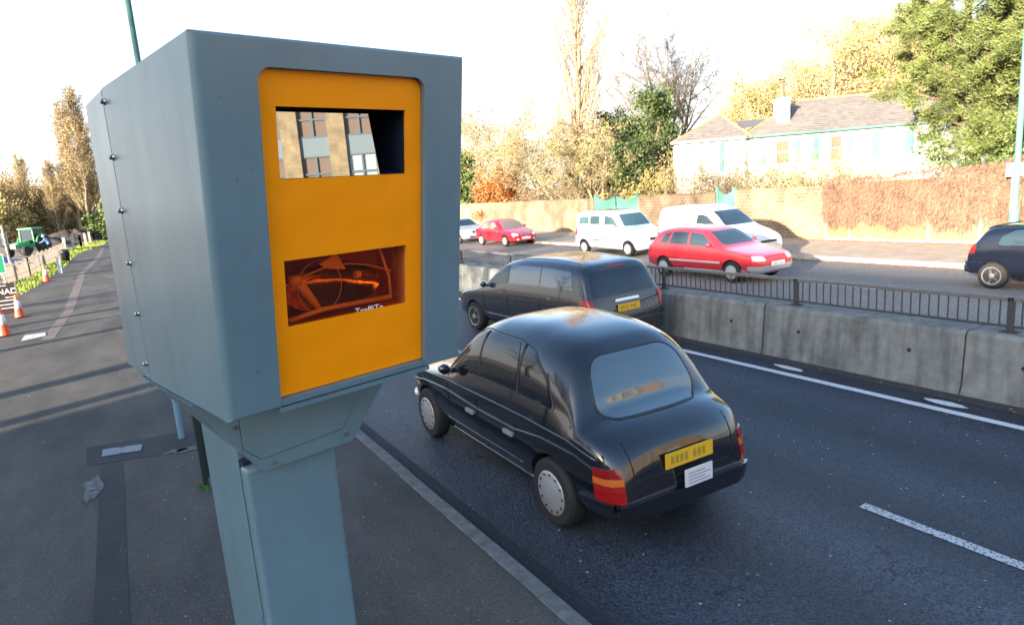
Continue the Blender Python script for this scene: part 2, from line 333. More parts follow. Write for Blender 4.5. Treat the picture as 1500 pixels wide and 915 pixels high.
for k in range(9): strip(5.44, 5.55, -.75+(k-1)*10, 3.22+(k-1)*10, name='lane_marking', m=LINE2)
strip(13.0, 13.12, -20, 90, name='far_edge_line')
for k in range(14): strip(15.8, 15.92, -6+k*5, -4.2+k*5, name='far_lane_marking')
# pale scuffs of old paint beside the barrier
b = MB()
for (x, y) in ((8.75, 6.35), (8.72, 4.05)):
    n = 11; pts = [(x+.07*cos(2*pi*k/n)*random.uniform(.7, 1.3), y+.3*sin(2*pi*k/n)*random.uniform(.7, 1.2), .009) for k in range(n)]; b.add(pts, [tuple(range(n))])
tag(b.build('paint_scuffs', LINE), kind='structure')
# pavement patches
sheet('dark_patch', [(-.73, 9.5), (.55, 9.1), (2.2, 8.9), (2.25, 9.75), (.68, 9.93), (-.76, 10.3)], PZ+.004, PATCH)
sheet('trench_patch', [(-.60, 3.0), (-.36, 3.0), (-.34, 9.35), (-.58, 9.42)], PZ+.004, PATCH)
sheet('reddish_trench', [(-2.05, 21.1), (-1.75, 21.1), (-1.55, 27), (-1.6, 38), (-1.7, 46), (-1.1, 62), (-.9, 80), (-1.2, 80), (-1.5, 60), (-2.0, 46), (-1.95, 38), (-1.85, 27)], PZ+.004, PATCH_RED)
b = MB()
for cx, cy, rx, ry, s in ((-.66, 8.6, .09, .45, 1), (.42, 9.2, .2, .1, 2), (.25, 9.25, .14, .07, 3)):
    random.seed(s); n = 17; n = 40; b.add([(cx+rx*cos(2*pi*k/n)*(1+.25*sin(3*2*pi*k/n+s)+.12*sin(7*2*pi*k/n+2*s)), cy+ry*sin(2*pi*k/n)*(1+.25*sin(2*2*pi*k/n+s)+.12*sin(9*2*pi*k/n)), PZ+.008) for k in range(n)], [tuple(range(n))])
tag(b.build('white_paint_smears', mat('chalky_paint', (.10, .102, .10), .9, var=.75, vscale=14)), kind='structure')
random.seed(11)
# manhole covers
def cover(name, label, poly, m, rim):
    r = empty(name, (0, 0, 0)); tag(r, label, 'manhole cover')
    cx = sum(p[0] for p in poly)/4; cy = sum(p[1] for p in poly)/4; r.location = (cx, cy, PZ)
    b = MB(); b.add([((x-cx)*1.1, (y-cy)*1.1, .008) for x, y in poly]+[((x-cx)*1.1, (y-cy)*1.1, -.02) for x, y in poly], [(0, 1, 2, 3), (0, 4, 5, 1), (1, 5, 6, 2), (2, 6, 7, 3), (3, 7, 4, 0)]); b.build('frame', rim, r)
    b = MB(); [b.box(-.03, .03, k*.12-.01, k*.12+.01, .012, .015, 1) for k in (-1, 1)]; b.add([((x-cx), (y-cy), .012) for x, y in poly]+[((x-cx), (y-cy), 0) for x, y in poly], [(0, 1, 2, 3), (0, 4, 5, 1), (1, 5, 6, 2), (2, 6, 7, 3), (3, 7, 4, 0)]); b.build('lid', [m, BLACKPL], r); return r
cover('manhole_cover', 'pale concrete access cover in the pavement near the traffic cones', [(-2.5, 21.4), (-1.99, 21.75), (-2.04, 22.42), (-2.52, 22.42)], mat('pale_cover', (.42, .4, .37), .8, var=.15, vscale=6), KERB)
cover('manhole_cover', 'small grey rectangular metal cover set in the dark tarmac patch', [(-.57, 9.72), (-.13, 9.6), (-.10, 9.86), (-.56, 10.02)], mat('steel_cover', (.13, .15, .18), .45, metal=.4, var=.2, vscale=20), PATCH)
# fallen leaves and litter
b = MB()
def leaf_at(b, x, y, z, s):
    a = random.uniform(0, 6.3); t = random.uniform(.2, .6)
    pts = [(s, 0, 0), (0, s*.5, s*t), (-s, 0, 0), (0, -s*.5, s*t*.5)]
    b.add([(x+p[0]*cos(a)-p[1]*sin(a), y+p[0]*sin(a)+p[1]*cos(a), z+p[2]) for p in pts], [(0, 1, 2), (0, 2, 3)])
for k in range(260): leaf_at(b, random.uniform(-3.8, 2.2), random.uniform(4.5, 34), PZ+.004, random.uniform(.008, .022))
for k in range(900): leaf_at(b, 19.9-abs(random.gauss(0, .22)), random.uniform(3, 34), .006, random.uniform(.03, .06))
for k in range(900): leaf_at(b, 24.75-abs(random.gauss(0, .3)), random.uniform(3, 45), .115, random.uniform(.03, .06))
for k in range(120): leaf_at(b, 9.05-abs(random.gauss(0, .08)), random.uniform(3, 20), .006, random.uniform(.01, .03))
tag(b.build('fallen_leaves', LF_OR), 'scattered orange brown fallen leaves along the kerbs', 'leaf litter', kind='stuff')
b = MB()
for k in range(45):
    x, y = random.uniform(-3, 2.1), random.uniform(4.5, 22); s = random.uniform(.002, .007); b.box(x-s, x+s, y-s, y+s, PZ, PZ+.008)
for k in range(30):
    x, y = random.uniform(2.8, 8.8), random.uniform(2, 14); s = random.uniform(.002, .007); b.box(x-s, x+s, y-s, y+s, 0, .008)
tag(b.build('litter_specks', CONC_L), 'tiny pale grit and litter flecks dotted over road and pavement', 'litter', kind='stuff')
# grass verge beside the far path
random.seed(5)
sheet('verge_soil', [(-3.9, 35), (-3.5, 41), (-3.12, 55), (-3.1, 72), (-.95, 95), (-.2, 130), (-3, 130), (-4.3, 90), (-4.6, 47), (-5.6, 42), (-8, 38), (-8, 34)], .05, mat('mossy_soil', (.13, .15, .04), .95, var=.4, vscale=3))
b = MB()
def inpoly(x, y, P):
    c = False; n = len(P)
    for i in range(n):
        (x1, y1), (x2, y2) = P[i], P[(i+1) % n]
        if (y1 > y) != (y2 > y) and x < (x2-x1)*(y-y1)/(y2-y1)+x1: c = not c
    return c
VP = [(-3.95, 35.5), (-3.55, 41), (-3.15, 55), (-3.15, 72), (-1.0, 95), (-.3, 128), (-2.9, 128), (-4.2, 90), (-4.5, 47), (-5.4, 42), (-8, 38), (-8, 34.5)]
cnt = 0
while cnt < 9000:
    x = random.uniform(-8, -.3); y = random.uniform(34.5, 128)
    if not inpoly(x, y, VP): continue
    if random.random() > min(1, 50/y): continue
    h = random.uniform(.06, .2)*(1+.3*(random.random() < .15)); a = random.uniform(0, 6.28); s = .03
    b.add([(x-s*cos(a), y-s*sin(a), .05), (x+s*cos(a), y+s*sin(a), .05), (x+random.uniform(-.07, .07), y+random.uniform(-.07, .07), .05+h)], [(0, 1, 2)]); cnt += 1
tag(b.build('verge_grass', GRASS), 'bright green and yellow grass along the left footpath', 'grass', kind='stuff')

# ------------------------------------------------------------ speed camera (subject)
az = .2110; tilt = .16217; K = 1.15/1.35
TL = Vector((0.17082, 1.32824, 3.41734)); W_, H_ = .6265, .7667
Lv = Vector((cos(az), sin(az), 0)); Bh = Vector((-sin(az), cos(az), 0)); UP = Vector((0, 0, 1))
Dn = -UP*cos(tilt)+Bh*sin(tilt); Bk = Bh*cos(tilt)+UP*sin(tilt)
base = TL+Lv*.235+Bh*.55; base.z = PZ
sc = empty('speed_camera', base, az)
tag(sc, 'large blue grey roadside speed camera box with an orange front on a square post', 'speed camera')
inv = (Matrix.Translation(base) @ Matrix.Rotation(az, 4, 'Z')).inverted()
def FP(s, t, d=0): return inv @ (TL+Lv*s+Dn*t+Bk*d)      # front-plane coordinates: along, down, into
def BP(s, back, z): return inv @ (TL+Lv*s+Bh*back+UP*z)   # level coordinates from the top left front corner
ZB = -H_*cos(tilt)                                      # bottom relative to TL
XF = H_*sin(tilt)
DEP = .905; SEAM = .655
def hexa(b, pts, mi=0): b.add(pts, [(0, 1, 2, 3), (7, 6, 5, 4), (0, 4, 5, 1), (1, 5, 6, 2), (2, 6, 7, 3), (3, 7, 4, 0)], mi)
# housing: front shell and rear cover
sm = .687-.655
b = MB(); hexa(b, [BP(0, 0, 0), BP(W_, 0, 0), BP(W_, XF, ZB), BP(0, XF, ZB), BP(0, SEAM, 0), BP(W_, SEAM, 0), BP(W_, SEAM+sm, ZB), BP(0, SEAM+sm, ZB)])
hous = b.build('housing', [BOX_PAINT, BOX_DARK, mat('brown_cavity', (.7, .2, .08), .5)], sc); fixn(hous.data)
def frame_prism(poly, d0, d1, mi=0):   # poly in (s,t)
    b = MB(); n = len(poly); b.add([FP(s, t, d0) for s, t in poly]+[FP(s, t, d1) for s, t in poly], [tuple(range(n-1, -1, -1)), tuple(range(n, 2*n))]+[(i, (i+1) % n, (i+1) % n+n, i+n) for i in range(n)], mi); return b
def rrect(s0, s1, t0, t1, r, n=14):
    P = [(s0, t1)]
    for k in range(n+1): a = pi/2*k/n; P.append((s0+r-r*cos(a), t0+r-r*sin(a)))
    for k in range(n+1): a = pi/2*k/n; P.append((s1-r+r*sin(a), t0+r-r*cos(a)))
    P.append((s1, t1)); return P
oS0, oS1, oT0 = .118, .512, .055
bv = hous.modifiers.new('b', 'BEVEL'); bv.width = .016; bv.segments = 14; bv.limit_method = 'WEIGHT'
# bevel only the left and right front edges
bm = bmesh.new(); bm.from_mesh(hous.data); bwl = bm.edges.layers.float.get('bevel_weight_edge') or bm.edges.layers.float.new('bevel_weight_edge')
f1, f2, f3, f4 = BP(0, 0, 0), BP(W_, 0, 0), BP(W_, XF, ZB), BP(0, XF, ZB)
def near(e, a, c): return any((e.verts[i].co-a).length < 1e-4 and (e.verts[1-i].co-c).length < 1e-4 for i in (0, 1))
for e in bm.edges:
    if near(e, f1, f4): e[bwl] = 1.0
    elif near(e, f2, f3): e[bwl] = .5
    elif near(e, f1, f2): e[bwl] = .45
    elif near(e, f4, f3): e[bwl] = .3
    else: e[bwl] = .08
bm.to_mesh(hous.data); bm.free()
bake(hous)
c1 = frame_prism(rrect(oS0, oS1, oT0, H_+.05, .028), -.1, .024).build('c', BOX_PAINT, sc)
w1 = (.157, .468, .127, .271); w2 = (.153, .466, .442, .590)
c2 = frame_prism([(w1[0], w1[3]), (w1[0], w1[2]), (w1[1], w1[2]), (w1[1], w1[3])], .01, .2, 0).build('c', BOX_DARK, sc)
c3 = frame_prism([(w2[0]-.005, w2[3]+.01), (w2[0]-.005, w2[2]-.005), (w2[1]+.005, w2[2]-.005), (w2[1]+.005, w2[3]+.01)], .01, .16, 0).build('c', BOX_DARK, sc)
for c in (c1, c2, c3): fixn(c.data)
cut(hous, [c1, c2, c3])
Mw0 = (Matrix.Translation(base) @ Matrix.Rotation(az, 4, 'Z'))
for p in hous.data.polygons:
    q = Mw0 @ p.center-TL; d_ = q.dot(Bk)
    p.material_index = 1 if (d_ > .0245 and w1[0]-.02 < q.dot(Lv) < w1[1]+.02 and q.dot(Dn) < .70 and q.dot(Dn) > .1 and d_ < .22) else 0
    if p.material_index == 1 and q.dot(Dn) > .38: p.material_index = 2
def sharp_smooth(o, ang=30):
    me = o.data; bm = bmesh.new(); bm.from_mesh(me)
    for e in bm.edges:
        if len(e.link_faces) == 2 and e.calc_face_angle(0) > radians(ang): e.smooth = False
    for f in bm.faces: f.smooth = True
    bm.to_mesh(me); bm.free()
for p in hous.data.polygons: p.use_smooth = False
g = .009
b = MB(); hexa(b, [BP(.001, SEAM+g, -.001), BP(W_-.001, SEAM+g, -.001), BP(W_-.001, SEAM+sm+g, ZB+.001), BP(.001, SEAM+sm+g, ZB+.001), BP(.012, DEP, -.006), BP(W_-.012, DEP, -.006), BP(W_-.012, DEP+.06, ZB), BP(.012, DEP+.06, ZB)])
b.build('rear_cover', BOX_PAINT, sc, bevel=.003)
b = MB(); hexa(b, [BP(.01, SEAM-.02, -.02), BP(W_-.01, SEAM-.02, -.02), BP(W_-.01, SEAM+sm-.02, ZB+.02), BP(.01, SEAM+sm-.02, ZB+.02), BP(.01, SEAM+.02, -.02), BP(W_-.01, SEAM+.02, -.02), BP(W_-.01, SEAM+sm+.02, ZB+.02), BP(.01, SEAM+sm+.02, ZB+.02)])
b.build('seam_gasket', BLACKPL, sc)
for bk, z in ((.637, -.034), (.649, -.167), (.661, -.3), (.672, -.435), (.681, -.571), (.691, -.71)):
    b = MB(); c = BP(0, bk+.004, z); b.lathe([(.0085, .002), (.0085, -.001), (.006, -.004)], c, 12, 'x'); b.lathe([(.0065, -.003), (.0065, -.009), (.0045, -.0105)], c, 6, 'x')
    b.build('screw', mat('screw_metal', (.25, .25, .27), .3, metal=.9), sc)
# orange face plate with two openings
ORANGE = mat('orange_reflective_sheet', (.6, .19, .003), .42, spec=.15, coat=.05)
n_ = ORANGE.node_tree; p_ = n_.nodes['Principled BSDF']; tc_ = n_.nodes.new('ShaderNodeTexCoord')
mpn = n_.nodes.new('ShaderNodeMapping'); mpn.inputs['Scale'].default_value = (1, 1, 1)
n_.links.new(tc_.outputs['UV'], mpn.inputs[0])
# hexagonal cell rows: two offset sine products
def hexrows():
    sx = n_.nodes.new('ShaderNodeSeparateXYZ'); n_.links.new(mpn.outputs[0], sx.inputs[0])
    def mth(op, a, bb=None, c=None):
        q = n_.nodes.new('ShaderNodeMath'); q.operation = op
        for i, x in enumerate((a, bb, c)):
            if x is None: continue
            if isinstance(x, (int, float)): q.inputs[i].default_value = x
            else: n_.links.new(x, q.inputs[i])
        return q.outputs[0]
    k = 2*pi/.0056
    cx = mth('COSINE', mth('MULTIPLY', sx.outputs[0], k)); cy = mth('COSINE', mth('MULTIPLY', sx.outputs[1], k/1.732))
    c2x = mth('COSINE', mth('MULTIPLY', sx.outputs[0], k/2)); 
    h = mth('ADD', mth('MULTIPLY', mth('MULTIPLY', c2x, mth('COSINE', mth('MULTIPLY', sx.outputs[1], k*.866))), 2), cx)
    return h
hx = hexrows()
rr = n_.nodes.new('ShaderNodeValToRGB'); rr.color_ramp.elements[0].position = .0; rr.color_ramp.elements[1].position = .55
rr.color_ramp.elements[0].color = (.92, .28, .001, 1); rr.color_ramp.elements[1].color = (1.0, .325, .001, 1)
hm = n_.nodes.new('ShaderNodeMapRange'); hm.inputs['From Min'].default_value = -1.5; hm.inputs['From Max'].default_value = 3; n_.links.new(hx, hm.inputs['Value'])
n_.links.new(hm.outputs[0], rr.inputs[0]); n_.links.new(rr.outputs[0], p_.inputs['Base Color'])
wv = n_.nodes.new('ShaderNodeTexNoise'); wv.inputs['Scale'].default_value = 9; wv.inputs['Detail'].default_value = 1; n_.links.new(tc_.outputs['UV'], wv.inputs['Vector'])
b1 = n_.nodes.new('ShaderNodeBump'); b1.inputs['Strength'].default_value = .35; b1.inputs['Distance'].default_value = .02; n_.links.new(wv.outputs[0], b1.inputs['Height'])
b2 = n_.nodes.new('ShaderNodeBump'); b2.inputs['Strength'].default_value = .25; b2.inputs['Distance'].default_value = .0006; n_.links.new(hm.outputs[0], b2.inputs['Height']); n_.links.new(b1.outputs[0], b2.inputs['Normal'])
n_.links.new(b2.outputs[0], p_.inputs['Normal'])
fpl = frame_prism(rrect(oS0+.0015, oS1-.0015, oT0+.0015, .749, .027), .016, .0225).build('face_plate', ORANGE, sc); fixn(fpl.data)
cc = [frame_prism([(a0, t1), (a0, t0), (a1, t0), (a1, t1)], -.02, .05).build('c', ORANGE, sc) for a0, a1, t0, t1 in (w1, w2)]
for c in cc: fixn(c.data)
cut(fpl, cc)
uv = fpl.data.uv_layers.new(name='UVMap'); Minv = (Matrix.Translation(base) @ Matrix.Rotation(az, 4, 'Z'))
for l in fpl.data.loops:
    q = Minv @ fpl.data.vertices[l.vertex_index].co-TL; uv.data[l.index].uv = (q.dot(Lv), q.dot(Dn))
# sill below the orange panel
b = MB(); b.add([FP(s, t, d) for d in (.004, .024) for s, t in ((oS0+.001, .751), (oS1-.001, .751), (oS1-.001, .7655), (oS0+.001, .7655))], [(0, 1, 2, 3), (7, 6, 5, 4), (0, 4, 5, 1), (1, 5, 6, 2), (2, 6, 7, 3), (3, 7, 4, 0)])
b.build('sill', BOX_PAINT, sc)
b = MB(); b.add([FP(s, t, d) for d in (-.001, .024) for s, t in ((oS0-.003, .7685), (oS1+.012, .7685), (oS1+.012, .779), (oS0-.003, .779))], [(0, 1, 2, 3), (7, 6, 5, 4), (0, 4, 5, 1), (1, 5, 6, 2), (2, 6, 7, 3), (3, 7, 4, 0)])
b.build('lower_lip', BOX_PAINT, sc)
b = MB(); b.add([FP(s, t, d) for d in (.003, .024) for s, t in ((oS0+.001, .7655), (oS1-.001, .7655), (oS1-.001, .7685), (oS0+.001, .7685))], [(0, 1, 2, 3), (7, 6, 5, 4), (0, 4, 5, 1), (1, 5, 6, 2), (2, 6, 7, 3), (3, 7, 4, 0)]); b.build('sill_gap', BOX_DARK, sc)
# upper window: upright mirror-like pane leaning against the opening; real surroundings reflect in it
o1 = FP(w1[0]+.001, w1[3]-.001, .02); Lloc = Vector((1, 0, 0)); bl = Vector((0, 1, 0)); upl = Vector((0, 0, 1))
pw = .226; ph = .134
b = MB(); dirw = (Lloc*cos(.0)+bl*sin(.0))
q = [o1, o1+dirw*(pw+.014), o1+dirw*pw+upl*ph, o1+upl*ph]
b.add([*q, *[v+bl*.004 for v in q]], [(0, 1, 2, 3), (7, 6, 5, 4), (0, 4, 5, 1), (1, 5, 6, 2), (2, 6, 7, 3), (3, 7, 4, 0)])
b.build('upper_window', MIRROR, sc)
# lower window: tinted pane, flash head behind, lettering along its bottom edge
AMBER = mat('amber_filter_glass', (1, .40, .075), .05, trans=1.0, spec=.5)
GLOW = mat('orange_flash_plastic', (1, .8, .6), .35, spec=.6)
b = frame_prism([(w2[0]-.003, w2[3]+.006), (w2[0]-.003, w2[2]-.003), (w2[1]-.03, w2[2]-.003), (w2[1]-.022, w2[3]+.006)], .026, .029); o = b.build('lower_window', AMBER, sc); fixn(o.data)
# flash reflector bowl, rim ring, bulb, cable and bracket
fl = MB()
for k in range(22):
    pass
cen = FP(.285, .52, .10)
bowl = MB(); n1, n2 = 10, 28
vs = []
for i in range(n1+1):
    rr_ = i/n1
    for k in range(n2):
        a = 2*pi*k/n2; vs.append(FP(.285+.125*rr_*cos(a), .525+.058*rr_*sin(a), .135-.085*rr_*rr_))
bowl.add(vs, [(i*n2+k, i*n2+(k+1) % n2, (i+1)*n2+(k+1) % n2, (i+1)*n2+k) for i in range(n1) for k in range(n2)])
bw = bowl.build('flash_reflector', mat('crinkled_reflector', (.55, .42, .36), .16, metal=1, bump=.5, bscale=11, bdist=.02), sc, smooth=True)
b = MB(); b.tube([FP(.25+.055*cos(2*pi*k/24), .52+.062*sin(2*pi*k/24), .05) for k in range(25)], .0011, 6, False); b.build('flash_ring', GLOW, sc, smooth=True)
b = MB(); b.tube([FP(.19, .50, .05), FP(.205, .515, .045), FP(.225, .545, .045), FP(.25, .578, .05)], [.009, .012, .010, .004], 8); b.tube([FP(.176, .498, .05), FP(.2, .497, .045)], .013, 8); b.build('cable', GLOW, sc, smooth=True)
b = MB(); b.tube([FP(.158+.28*i/12, .508-.034*sin(pi*i/12), .045) for i in range(13)], .0018, 6); b.tube([FP(.165, .584, .04), FP(.25, .572, .04), FP(.44, .576, .05)], .006, 6); b.tube([FP(.41, .45, .05), FP(.435, .52, .05), FP(.44, .572, .05)], .004, 6); b.build('wiring', GLOW, sc, smooth=True)
b = MB(); b.add([FP(.25, .468, .05), FP(.295, .447, .05), FP(.315, .487, .045), FP(.27, .48, .045), FP(.25, .468, .06), FP(.295, .447, .06), FP(.315, .487, .06), FP(.27, .48, .06)], [(0, 1, 2, 3), (7, 6, 5, 4), (0, 4, 5, 1), (1, 5, 6, 2), (2, 6, 7, 3), (3, 7, 4, 0)]); b.tube([FP(.338, .505, .045), FP(.352, .505, .045)], .009, 10); b.build('flash_bracket', GLOW, sc)
tcu = bpy.data.curves.new('lettering', 'FONT'); tcu.body = 'TraffiTe'; tcu.size = .021; tcu.extrude = .0003; tcu.space_character = 1.12; tcu.offset = .0003
to = bpy.data.objects.new('lettering', tcu); COL.objects.link(to); bpy.context.view_layer.update()
me = bpy.data.meshes.new_from_object(to.evaluated_get(bpy.context.evaluated_depsgraph_get())); bpy.data.objects.remove(to)
to = bpy.data.objects.new('lettering', me); COL.objects.link(to); me.materials.clear(); me.materials.append(mat('white_lettering', (.75, .76, .78), .5)); to.parent = sc
ex = Vector((1, 0, 0)); eD = (FP(0, 1)-FP(0, 0)).normalized(); eB = ex.cross(-eD)
to.matrix_local = Matrix([[ex[i], -eD[i], eB[i], FP(.325, .596, .0248)[i]] for i in range(3)]+[[0, 0, 0, 1]])
# mounting hopper below the box
HB = .34
plate = [(-.005, 0), (.13, -.208), (.143, -.215), (.385, -.215), (.402, -.205), (.575, 0)]
def XP(s, back, dz): return BP(s, back, ZB+dz)
b = MB(); n = len(plate); z0 = .004
b.add([XP(s, HB, z-z0) for s, z in plate]+[XP(s, HB+.12, z*.97-z0) for s, z in plate]+[XP(s if z == 0 else (.01 if s < .25 else .56), HB+.45, z*.03-z0) for s, z in plate], [tuple(range(n)), tuple(range(3*n-1, 2*n-1, -1))]+[(i+q, i+n+q, (i+1) % n+n+q, (i+1) % n+q) for i in range(n) for q in (0, n)])
b.build('mounting_hopper', BOX_PAINT, sc, bevel=.004)
inner = [(.095, -.008), (.095, -.145), (.135, -.185), (.365, -.175), (.44, -.075), (.44, -.008)]
b = MB(); n = len(inner); b.add([XP(s, HB-.003, z) for s, z in inner]+[XP(s, HB+.002, z) for s, z in inner], [tuple(range(n)), tuple(range(2*n-1, n-1, -1))]+[(i, i+n, (i+1) % n+n, (i+1) % n) for i in range(n)])
b.build('cover_panel', BOX_PAINT, sc, bevel=.0015)
b = MB(); pts_ = [XP(s, HB-.0005, z) for s, z in inner]; b.tube(pts_+[pts_[0]], .0014, 6); b.build('panel_seam', BOX_DARK, sc)
for s, z in ((.083, -.085), (.165, -.205), (.375, -.195), (.47, -.07)):
    b = MB(); c = XP(s, HB-.004, z); b.tube([c, c+Vector((0, -.004, 0))], [.006, .0045], 10); b.build('rivet', KERB, sc)
# post: rear channel and hinged front door
gz0 = 0
def PPt(s, back, zabs): v = BP(s, back, 0); return Vector((v.x, v.y, zabs))
topz = (XP(.2, .4, -.20)).z
b = MB(); A = PPt(.104, .428, 0); D = PPt(.348, .685, topz); b.box(A.x, D.x, A.y, D.y, 0, XP(0, 0, -.012).z); b.build('post', BOX_PAINT, sc, bevel=.01)
b = MB(); A = PPt(.108, .40, 0); D = PPt(.342, .44, topz); b.box(A.x, D.x, A.y, D.y, .03, D.z); b.build('door_seal', BOX_DARK, sc)
b = MB(); A = PPt(.102, .372, 0); D = PPt(.352, .416, topz); b.box(A.x, D.x, A.y, D.y, .06, D.z-.012); door = b.build('post_door', BOX_PAINT, sc, bevel=.012)
for z in (topz-.50, topz-1.6):
    b = MB(); c = PPt(.098, .42, z); b.tube([c, c+Vector((0, 0, .045))], .007, 10); b.box(c.x-.002, c.x+.006, c.y-.014, c.y+.014, z+.002, z+.043); b.build('hinge', BOX_PAINT, sc)
b = MB(); c = PPt(.225, .53, 0); b.box(c.x-.17, c.x+.17, c.y-.2, c.y+.2, 0, .015); b.build('base_plate', BOX_PAINT, sc, bevel=.003)

# ------------------------------------------------------------ poles near the camera
t = empty('sign_post', (.37, 9.75, PZ)); tag(t, 'slim pale blue grey sign post standing in the dark tarmac patch behind the speed camera', 'post')
b = MB(); b.lathe([(.038, 0), (.038, 2.5)], n=16); b.build('pole', mat('pale_blue_paint', (.16, .27, .34), .45), t, smooth=False)
b = MB(); b.lathe([(.042, 2.5), (.042, 2.52), (.02, 2.535)], n=16); b.build('cap', BLACKPL, t)
t = empty('dark_post', (.50, 7.78, PZ)); tag(t, 'thick black post with weeds at its foot just behind the speed camera post', 'post')
b = MB(); b.lathe([(.075, 0), (.075, .9), (.068, .93), (.068, 2.3)], n=20); b.build('pole', mat('black_green_paint', (.012, .022, .025), .35), t)
b = MB(); b.box(-.02, .03, -.078, -.073, .02, .12); b.build('inspection_plate', mat('scuffed_plate', (.1, .13, .16), .4), t)
b = MB(); b.lathe([(.071, 2.3), (.071, 2.32), (.03, 2.34)], n=16); b.build('cap', BLACKPL, t)
random.seed(3); b = MB()
for k in range(60):
    a = random.uniform(2.6, 5.0); r = random.uniform(.075, .13); x, y = .5+r*cos(a), 7.78+r*sin(a); h = random.uniform(.02, .06)
    b.add([(x-.008, y, PZ), (x+.008, y, PZ), (x+random.uniform(-.03, .03), y+random.uniform(-.03, .03), PZ+h)], [(0, 1, 2)])
tag(b.build('weeds', mat('weed_green', (.06, .2, .02), .6)), 'small bright green weeds at the foot of the black post', 'weeds', kind='stuff')
def lamp(loc, h, r0, r1, label, armdir, m):
    t = empty('lamp_post', loc); tag(t, label, 'lamp post')
    b = MB(); b.lathe([(r0*1.5, 0), (r0*1.5, 1.1), (r0, 1.2), (r1, h)], n=16); b.build('column', m, t, smooth=True)
    b = MB(); a = Vector(armdir); b.tube([Vector((0, 0, h-.05)), Vector((0, 0, h+.3))+a*.2, Vector((0, 0, h+.45))+a*.9], r1*.8, 8); b.build('arm', m, t, smooth=True)
    b = MB(); c = Vector((0, 0, h+.45))+a*1.2; b.tube([c-a*.35, c-a*.2, c+a*.25, c+a*.4], [.05, .12, .14, .05], 10); b.build('lantern', HUB, t, smooth=True)
    return t
lamp((1.47, 23.1, PZ), 10.5, .09, .075, 'tall dark green lamp column rising behind the top left of the speed camera', (1, 0, 0), mat('dark_green_column', (.03, .08, .075), .4))
lamp((24.3, 9.62, .11), 9.5, .085, .065, 'tall green lamp column in front of the creeper wall at the right edge', (-1, 0, 0), mat('teal_green_column', (.09, .3, .24), .5))

# ------------------------------------------------------------ barrier and railing
def barrier_block(y0, y1, s):
    random.seed(s); b = MB(); g = .012
    prof = [(9.17, 0), (9.20, .12), (9.26, .80), (9.30, .85), (9.78, .85), (9.82, .80), (9.9, 0)]
    ny = 14; vs = []; n = len(prof)
    for i in range(ny+1):
        y = y0+g+(y1-y0-2*g)*i/ny; yy = y
        for x, z in prof:
            w = .012*sin(z*9+s) if i in (0, ny) else 0
            vs.append((x+random.uniform(-.003, .003), yy+w, z+random.uniform(-.003, .003)))
    b.add(vs, [(i*n+k, i*n+(k+1) % n, (i+1)*n+(k+1) % n, (i+1)*n+k) for i in range(ny) for k in range(n)]+[tuple(range(n)), tuple(ny*n+k for k in range(n-1, -1, -1))])
    for f in (.22, .78):
        yy = y0+(y1-y0)*f; b.tube([(9.222, yy, .48), (9.245, yy, .48)], [.03, .03], 12, True, 1)
    o = b.build('concrete_barrier', [CONC, mat('hole_dark', (.03, .03, .03), .9)]); fixn(o.data); sharp_smooth(o, 25)
    return o
ys = 7.22+3.1*np.arange(-5, 14)
for i, y in enumerate(ys):
    o = barrier_block(float(y), float(y)+3.1, i)
    lab = {4: 'grey concrete barrier block nearest on the right, reaching the frame edge', 5: 'grey concrete barrier block right of the taxi between two dark joints', 6: 'grey concrete barrier block directly behind the rear of the dark people carrier'}.get(i)
    if i < 3: lab = 'grey concrete barrier block outside the right edge of the picture'
    if i == 3: lab = 'grey concrete barrier block cut off by the right edge of the picture'
    if i == 4: lab = 'weathered grey concrete barrier block right of the joint nearest the frame edge, widest in view' if False else 'long grey concrete barrier block in full view between the two dark joints'
    if i == 5: lab = 'grey concrete barrier block whose left end is hidden by the dark people carrier'
    if i == 6: lab = 'grey concrete barrier block hidden behind the dark people carrier'
    if i >= 7: lab = 'shaded far concrete barrier block between the people carrier and the speed camera'
    tag(o, lab, 'concrete barrier', 'concrete barrier blocks along the road centre')
    if i >= 9: o['label'] = 'concrete barrier block farther along the road, hidden behind the speed camera'
    if i == 0: o['label'] = 'grey concrete barrier block outside the right edge of the picture'
def rail_panel(y0, L=3.06):
    t = empty('railing_panel', (9.5, y0, .85))
    b = MB(); b.box(-.03, .03, .0, L, .40, .455); b.build('top_rail', RAILM, t, bevel=.008)
    b = MB(); b.box(-.02, .02, .03, L-.03, .06, .09); b.build('bottom_rail', RAILB, t)
    b = MB()
    for k in range(1, 25): y = L*k/25; b.box(-.007, .007, y-.007, y+.007, .09, .4)
    b.build('infill_bars', RAILB, t)
    b = MB(); b.box(-.03, .03, -.035, .035, 0, .45); b.build('rail_post', RAILB, t, bevel=.004)
    b = MB(); b.box(-.08, .08, -.1, .1, 0, .015); b.box(-.05, .05, -.06, .06, .015, .03); b.build('foot_plate', RAILB, t)
    return t
r0 = rail_panel(0)
for i, k in enumerate(range(-4, 14)):
    o = r0 if i == 0 else copy_tree(r0)
    y = 6.78+3.06*k; o.location = (9.5, y, .85)
    lab = 'grey metal railing section outside the picture beyond its right edge' if k < -2 else {-2: 'grey railing section on the barrier cut off by the right edge', -1: 'grey railing section on the barrier right of the scarlet hatchback, in full view', 0: 'grey railing section on the barrier in front of the scarlet hatchback', 1: 'grey railing section on the barrier hidden behind the dark people carrier'}.get(k, 'sunlit pale railing section on the barrier left of the people carrier roof' if k < 4 else 'railing section on the barrier hidden behind the speed camera')
    tag(o, lab, 'railing', 'railing sections on top of the concrete barrier')

